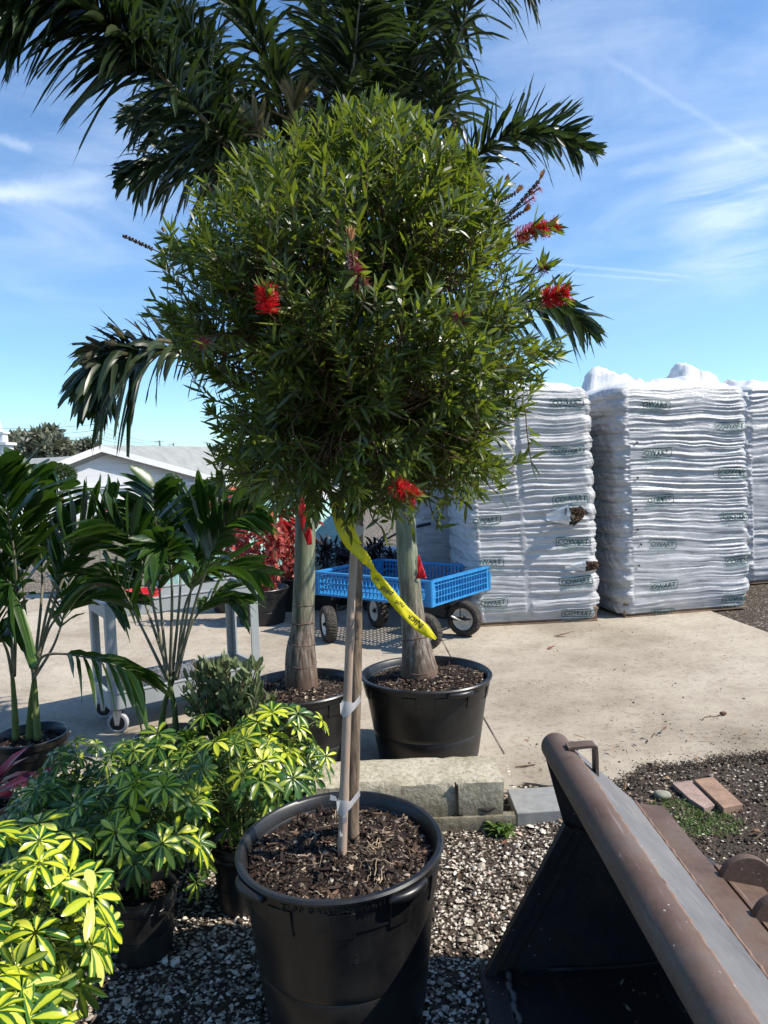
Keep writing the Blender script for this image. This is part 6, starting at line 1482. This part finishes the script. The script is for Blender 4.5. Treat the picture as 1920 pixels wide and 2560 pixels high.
small_palm((c1.x, 3.25, .0), .16, c1.z, 'small green palm at the left edge with two leaning stems', 'black pot of the small palm at the left edge',
  (((72, 1850, 3.25), (78, 1760, 3.25), (88, 1680, 3.25)), ((40, 1850, 3.25), (36, 1760, 3.25), (30, 1680, 3.25)), ((95, 1850, 3.22), (88, 1740, 3.22), (82, 1640, 3.2))),
  [(((85, 1700, 3.25), (62, 1520, 3.2), (55, 1330, 3.15), (75, 1185, 3.1)), 32, .30, 0.068, 0.15, (0, -1, .3)),
   (((88, 1690, 3.22), (125, 1500, 3.2), (190, 1350, 3.2), (285, 1255, 3.2)), 32, .30, 0.066, 0.20, (0, -.9, .5)),
   (((84, 1700, 3.2), (110, 1640, 3.1), (200, 1640, 3.0), (300, 1668, 2.95), (335, 1690, 2.95)), 26, .22, 0.044, 0.55, (0, -.3, 1)),
   (((35, 1690, 3.25), (20, 1500, 3.2), (0, 1380, 3.1), (-70, 1290, 3.0)), 30, .30, 0.066, 0.20, (.2, -.9, .4)),
   (((85, 1690, 3.2), (130, 1560, 3.3), (220, 1480, 3.4), (325, 1500, 3.4)), 30, .25, 0.047, 0.45, (0, -.4, 1)),
   (((32, 1700, 3.25), (15, 1620, 3.1), (-20, 1580, 3.0), (-80, 1640, 2.9)), 26, .24, 0.047, 0.50, (0, -.3, 1)),
   (((84, 1690, 3.2), (105, 1480, 3.3), (105, 1330, 3.35), (150, 1225, 3.35)), 32, .28, 0.060, 0.15, (.3, -.9, .3)),
   (((82, 1700, 3.25), (140, 1600, 3.4), (170, 1480, 3.5), (170, 1370, 3.5)), 28, .24, 0.053, 0.20, (0, -1, .2)),
   (((36, 1690, 3.2), (40, 1450, 3.0), (20, 1280, 2.9), (0, 1180, 2.85)), 30, .28, 0.066, 0.15, (.2, -1, .2)),
   (((86, 1700, 3.2), (60, 1560, 3.05), (30, 1460, 3.0), (20, 1560, 2.95)), 24, .22, 0.053, 0.50, (0, -.6, .8)),
   (((88, 1660, 3.2), (170, 1420, 3.3), (250, 1330, 3.4), (330, 1330, 3.45)), 30, .27, 0.058, 0.35, (0, -.7, .7))], 21)
c2 = at(425, 1838, 3.28)
small_palm((c2.x, 3.28 , .0), .155, c2.z, 'small green palm with fanned arching stalks in front of the utility cart', 'black pot of the small palm in front of the utility cart',
  (((440, 1850, 3.28), (436, 1770, 3.27), (420, 1690, 3.25)), ((400, 1850, 3.28), (412, 1760, 3.28), (440, 1680, 3.28))),
  [(((420, 1700, 3.25), (402, 1520, 3.25), (392, 1350, 3.2), (385, 1220, 3.15)), 32, .28, 0.068, 0.20, (0, -1, .3)),
   (((438, 1700, 3.25), (470, 1520, 3.25), (500, 1350, 3.2), (560, 1235, 3.15)), 32, .30, 0.073, 0.15, (-.2, -.9, .4)),
   (((440, 1690, 3.27), (468, 1500, 3.3), (540, 1420, 3.3), (640, 1430, 3.3)), 30, .26, 0.047, 0.35, (0, -.4, 1)),
   (((418, 1700, 3.25), (350, 1560, 3.3), (290, 1450, 3.3), (225, 1450, 3.3)), 30, .27, 0.047, 0.45, (0, -.4, 1)),
   (((420, 1700, 3.25), (375, 1480, 3.2), (330, 1350, 3.1), (255, 1300, 3.05)), 30, .28, 0.055, 0.25, (0, -.8, .6)),
   (((440, 1700, 3.28), (480, 1560, 3.3), (540, 1490, 3.35), (590, 1500, 3.35)), 26, .22, 0.040, 0.45, (0, -.4, 1)),
   (((430, 1690, 3.27), (450, 1480, 3.35), (450, 1330, 3.4), (470, 1240, 3.4)), 30, .28, 0.066, 0.10, (.2, -1, .2)),
   (((440, 1690, 3.27), (500, 1470, 3.15), (560, 1330, 3.05), (640, 1270, 3.0)), 30, .28, 0.066, 0.20, (-.3, -.8, .5)),
   (((425, 1690, 3.2), (430, 1480, 3.05), (420, 1380, 2.95), (405, 1360, 2.9)), 26, .25, 0.060, 0.45, (0, -.9, .4)),
   (((425, 1690, 3.3), (360, 1500, 3.45), (330, 1420, 3.5), (370, 1350, 3.5)), 26, .24, 0.053, 0.25, (0, -1, .2))], 22)

# ---------------------------------------------------------------- variegated umbrella plants
def schefflera(x, y, Hp, top, spread, ncl, seed, lab, plab, rp=.105, leaf=.078, pot=True, group='variegated umbrella plants', mat=None, bias=(0, 0), edge_drop=.35):
    r = rng(seed); c = Vector((x, y, 0))
    if pot: make_pot('small_pot', plab, c, rp, rp * .84, Hp, .03, seed, n=64, ribbed=.012, chips=120, oval=.006, chip_s=.006, group='small black pots of the umbrella plants')
    e = empty('umbrella_plant', c + Vector((0, 0, Hp - .03)), lab, 'plant', group); m = MB(); R = Ribs(); R2 = Ribs(); base = np.array([x, y, Hp - .03]); pt = MB()
    ns = 7; stems = []
    for k in range(ns):
        a = 2 * math.pi * k / ns + r.uniform(-.3, .3); rr = spread * r.uniform(.15, .6); tp_ = base + np.array([rr * math.cos(a) + bias[0] * .5, rr * math.sin(a) + bias[1] * .5, (top - Hp) * r.uniform(.55, .8)]); P_ = spline([base + np.array([.02 * math.cos(a), .02 * math.sin(a), 0]), (base + tp_) / 2 + r.normal(0, .01, 3), tp_], 10); m.tube(P_, [.005 - .0003 * i for i in range(10)], 6); stems.append(np.array([list(p) for p in P_]))
    for k in range(ncl):
        st = stems[k % ns]; q = st[int(r.uniform(3, 9.9))]; u = r.random(); a = r.uniform(0, 6.283); rr = spread * math.sqrt(r.random()); 
        hcap = top - edge_drop * (top - Hp) * (rr / spread) ** 2; z = Hp * .8 + (hcap - Hp * .8) * (1 - .75 * r.random() ** 1.5)
        p = np.array([x + bias[0] + rr * math.cos(a), y + bias[1] + rr * math.sin(a), z]); ax = (p - q); ax = ax / (np.linalg.norm(ax) + 1e-6) + np.array([0, -.35, .55]) + r.normal(0, .30, 3); ax /= np.linalg.norm(ax)
        P_ = spline([q, (q + p) / 2 + np.array([0, 0, .015]), p], 7); pt.tube(P_, .0016, 4, cap=False)
        nl = int(r.integers(7, 10)); ph = np.linspace(0, 6.283, nl, endpoint=False) + r.uniform(0, 1); s1 = np.cross(ax, [.3, .9, .1]); s1 /= np.linalg.norm(s1); s2 = np.cross(s1, ax); rad = np.cos(ph)[:, None] * s1 + np.sin(ph)[:, None] * s2
        D = norm(rad + ax[None] * .12 + r.normal(0, .06, (nl, 3))); sz = leaf * r.uniform(.65, 1.15)
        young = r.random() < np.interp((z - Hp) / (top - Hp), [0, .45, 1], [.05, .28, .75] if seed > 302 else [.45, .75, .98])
        (R if young or k == 0 else R2).add(p[None] + D * sz * .10, D, np.tile(ax, (nl, 1)) + r.normal(0, .12, (nl, 3)), sz * r.uniform(.85, 1.1, nl), sz * .36 * r.uniform(.85, 1.1, nl), prof=[(0, .08), (.12, .30), (.35, .78), (.6, 1.0), (.82, .86), (.95, .42), (1, .08)], curl=-.12, grav=r.uniform(.1, .42), fold=.30, nc=4, r=r, wav=.05)
    m.build('stems', MAT['greenstem'], e, smooth=True); pt.build('petioles', MAT['greenstem'], e); R.build('foliage', mat or MAT['varieg'], e)
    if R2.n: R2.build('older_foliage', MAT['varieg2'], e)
    return e
for args in (
    (-.93, 1.62, .20, .76, .23, 84, 301, 'bright yellow-green umbrella plant filling the lower left corner', 'small black pot under the brightest umbrella plant'),
    (-.90, 1.34, .20, .58, .20, 70, 302, 'low umbrella plant at the very bottom left, cut by the photo edge', 'small black pot hidden at the bottom left corner'),
    (-.84, 2.26, .21, .60, .24, 62, 303, 'umbrella plant in the ribbed pot standing right of the lower left one', 'small ribbed black pot in the sun left of the gravel patch'),
    (-.56, 2.50, .24, .62, .25, 72, 304, 'large umbrella plant directly left of the front pot, trailing leaves', 'small ribbed black pot in the shade left of the large front pot'),
    (-.92, 2.72, .22, .56, .25, 66, 305, 'shaded umbrella plant in the middle of the left group', 'small black pot in the middle of the left group'),
    (-1.22, 2.62, .22, .56, .24, 60, 306, 'shaded umbrella plant next to the purple leaves', 'small black pot next to the purple plant'),
    (-1.18, 2.25, .22, .56, .24, 56, 307, 'dark shaded umbrella plant at the left edge behind the bright one', 'small black pot at the left edge'),
    (-.46, 2.86, .24, .60, .22, 58, 308, 'sunlit umbrella plant against the block kerb and palm pot', 'small black pot tucked against the block kerb'),
    (-.74, 2.98, .22, .54, .24, 56, 309, 'umbrella plant under the olive shrub at the back of the group', 'small black pot under the olive shrub')):
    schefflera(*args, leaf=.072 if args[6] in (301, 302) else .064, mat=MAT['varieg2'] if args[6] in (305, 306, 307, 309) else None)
# olive-leaved shrub
def olive_shrub():
    r = rng(401); c = at(560, 1790, 3.2); make_pot('nursery_pot', 'black pot of the olive-leaved shrub', (c.x, 3.2, 0), .14, .12, .26, .03, 33, n=40, chips=100, group='black pots of the shrubs')
    e = empty('olive_leaved_shrub', (c.x, 3.2, .22), 'upright shrub with dull olive oval leaves left of the left palm pot', 'shrub'); m = MB(); R = Ribs()
    for k in range(58):
        px = r.uniform(445, 690); py = 1625 + 90 * abs((px - 565) / 120) ** 2 * .3 + r.uniform(0, 110); tip = at(px, py, 3.2 + r.uniform(-.16, .14)); b = Vector((c.x + r.normal(0, .03), 3.2 + r.normal(0, .03), .24)); P_ = spline([b, b.lerp(tip, .6) + Vector((0, 0, -.02)), tip], 9); m.tube(P_, [.004 - .0003 * i for i in range(9)], 5)
        nl = 15; t = r.uniform(.35, 1.0, nl); A = np.array([list(P_[min(8, int(q * 8))]) for q in t]); D = norm(r.normal(0, .55, (nl, 3)) + [0, 0, 1.0]); R.add(A, D, r.normal(0, 1, (nl, 3)) + [0, -.6, 0], r.uniform(.055, .085, nl), r.uniform(.02, .03, nl), prof=[(0, .1), (.2, .45), (.55, 1), (.85, .75), (1, .1)], fold=.35, nc=2, curl=.12)
    m.build('stems', MAT['twig'], e); R.build('foliage', MAT['leaf_olive'], e)
olive_shrub()
def cordyline():
    r = rng(411); c = at(-40, 2010, 2.85); make_pot('nursery_pot', 'black pot of the purple-leaved plant', (c.x, 2.85, 0), .12, .10, .24, .03, 34, n=40, chips=60, group='black pots of the shrubs')
    e = empty('purple_leaved_plant', (c.x, 2.85, .2), 'plant with broad dark purple leaves at the left edge', 'plant'); R = Ribs(); k = 15
    a = r.uniform(0, 6.28, k); D = np.stack([np.cos(a) * .6 + .15, np.sin(a) * .6 - .1, r.uniform(.5, 1.5, k)], 1); R.add(np.tile([c.x, 2.85, .24], (k, 1)), D, np.stack([-np.cos(a), -np.sin(a), np.ones(k)], 1), r.uniform(.28, .42, k), r.uniform(.06, .085, k), curl=-.1, grav=.25, fold=.3, nc=4, r=r, wav=.05); R.build('foliage', MAT['leaf_purple'], e)
cordyline()
# red copperleaf plants in black pots
def copper(px, pyb, Y, ptop, seed, lab, plab, nst=14, wpx=80):
    r = rng(seed); b = at(px, pyb, Y); make_pot('nursery_pot', plab, (b.x, Y, SLAB_Z), .27, .23, .36, .05, seed, n=56, pads=10, chips=300, group='black pots of the red-leaved plants', chip_s=.012)
    e = empty('red_leaved_plant', (b.x, Y, SLAB_Z + .3), lab, 'plant', 'red-leaved plants'); m = MB(); R = Ribs(); k_ = Y / F_PX
    zt = at(px, ptop, Y).z
    for k in range(nst):
        a = r.uniform(0, 6.28); q = r.uniform(.2, 1); tip = Vector((b.x + wpx * k_ * q * math.cos(a), Y + .22 * q * math.sin(a), .4 + (zt - .4) * r.uniform(.55, 1))); s = Vector((b.x + .12 * q * math.cos(a), Y + .12 * q * math.sin(a), SLAB_Z + .3)); P_ = spline([s, s.lerp(tip, .5) + Vector((0, 0, .03)), tip], 10); m.tube(P_, [.007 - .0004 * i for i in range(10)], 5)
        nl = 30; t = r.random(nl) ** .8; A = np.array([list(P_[min(9, int(x * 9.9))]) for x in t]) + r.normal(0, .03, (nl, 3)); D = norm(r.normal(0, .8, (nl, 3)) + [0, -.2, -.35]); R.add(A, D, r.normal(0, .6, (nl, 3)) + [0, -.7, .5], r.uniform(.06, .13, nl) * (.6 + .4 * t), r.uniform(.04, .08, nl) * (.6 + .4 * t), prof=[(0, .2), (.2, .8), (.5, 1), (.8, .6), (1, .05)], nc=2, fold=.25, grav=.2, r=r, wav=.15)
    m.build('stems', MAT['bark'], e); R.build('foliage', MAT['leaf_red'], e)
copper(655, 1515, 7.3, 1215, 421, 'red-leaved plant left of the left palm trunk, nearest of the red ones', 'front black pot of the red-leaved plants', 16, 72)
copper(735, 1480, 8.0, 1240, 422, 'red-leaved plant partly hidden behind the left palm trunk', 'black pot of red-leaved plant behind the left palm trunk', 14, 70)
copper(585, 1480, 8.05, 1205, 423, 'red-leaved plant farthest left, behind the small palm fronds', 'black pot of red-leaved plant behind the small palm fronds', 14, 78)
def bromeliad(px, py, Y, rad, seed, lab, plab):
    r = rng(seed); c = at(px, py, Y); hp = .30; make_pot('nursery_pot', plab, (c.x, Y, SLAB_Z), .17, .14, hp, .03, seed, n=40, chips=60, group='black pots of the dark bromeliads')
    e = empty('dark_bromeliad', (c.x, Y, SLAB_Z + hp), lab, 'plant', 'dark spiky bromeliads behind the blue cart'); R = Ribs(); z0 = at(px, py, Y).z
    n = 120; a = r.uniform(0, 6.28, n); el = r.uniform(-.1, 1.3, n); D = np.stack([np.cos(a) * np.cos(el), np.sin(a) * np.cos(el), np.sin(el)], 1); B = np.tile([c.x, Y, z0 - .02], (n, 1)) + np.stack([r.normal(0, .05, n), r.normal(0, .04, n), r.uniform(-.18, .05, n)], 1)
    R.add(B, D, np.stack([-np.cos(a) * .5, -np.sin(a) * .5, np.ones(n)], 1), rad * r.uniform(.7, 1.15, n), .030, curl=-.1, grav=.3, fold=.5, nc=2); m = MB(); m.tube([(c.x, Y, SLAB_Z + hp - .03), (c.x, Y, z0)], .03, 8); m.build('stem', MAT['twig'], e); R.build('foliage', MAT['leaf_dark'], e)
bromeliad(812, 1375, 7.9, .27, 431, 'dark spiky bromeliad just right of the left palm trunk', 'black pot of the bromeliad nearest the left palm')
bromeliad(862, 1385, 8.2, .24, 434, 'dark spiky bromeliad behind the bamboo stake', 'black pot of the bromeliad behind the stake')
bromeliad(935, 1372, 7.8, .28, 432, 'dark spiky bromeliad just left of the right palm trunk', 'black pot of the bromeliad nearest the right palm')
bromeliad(985, 1392, 8.1, .22, 433, 'smaller dark bromeliad tucked behind the right palm trunk', 'black pot of the bromeliad behind the right palm trunk')
# white drum lying behind the bromeliads
c = at(955, 1370, 8.35); m = MB(); m.tube([c + Vector((-.35, .1, -.25)), c + Vector((-.3, .1, -.25)), c + Vector((.28, -.05, -.25)), c + Vector((.34, -.05, -.25))], [.24, .27, .27, .20], 28)
tag(m.build('plastic_drum', MAT['barrel'], smooth=True, ang=40, org=c - Vector((0, 0, .5))), 'white plastic drum lying against the green tarp', 'drum')
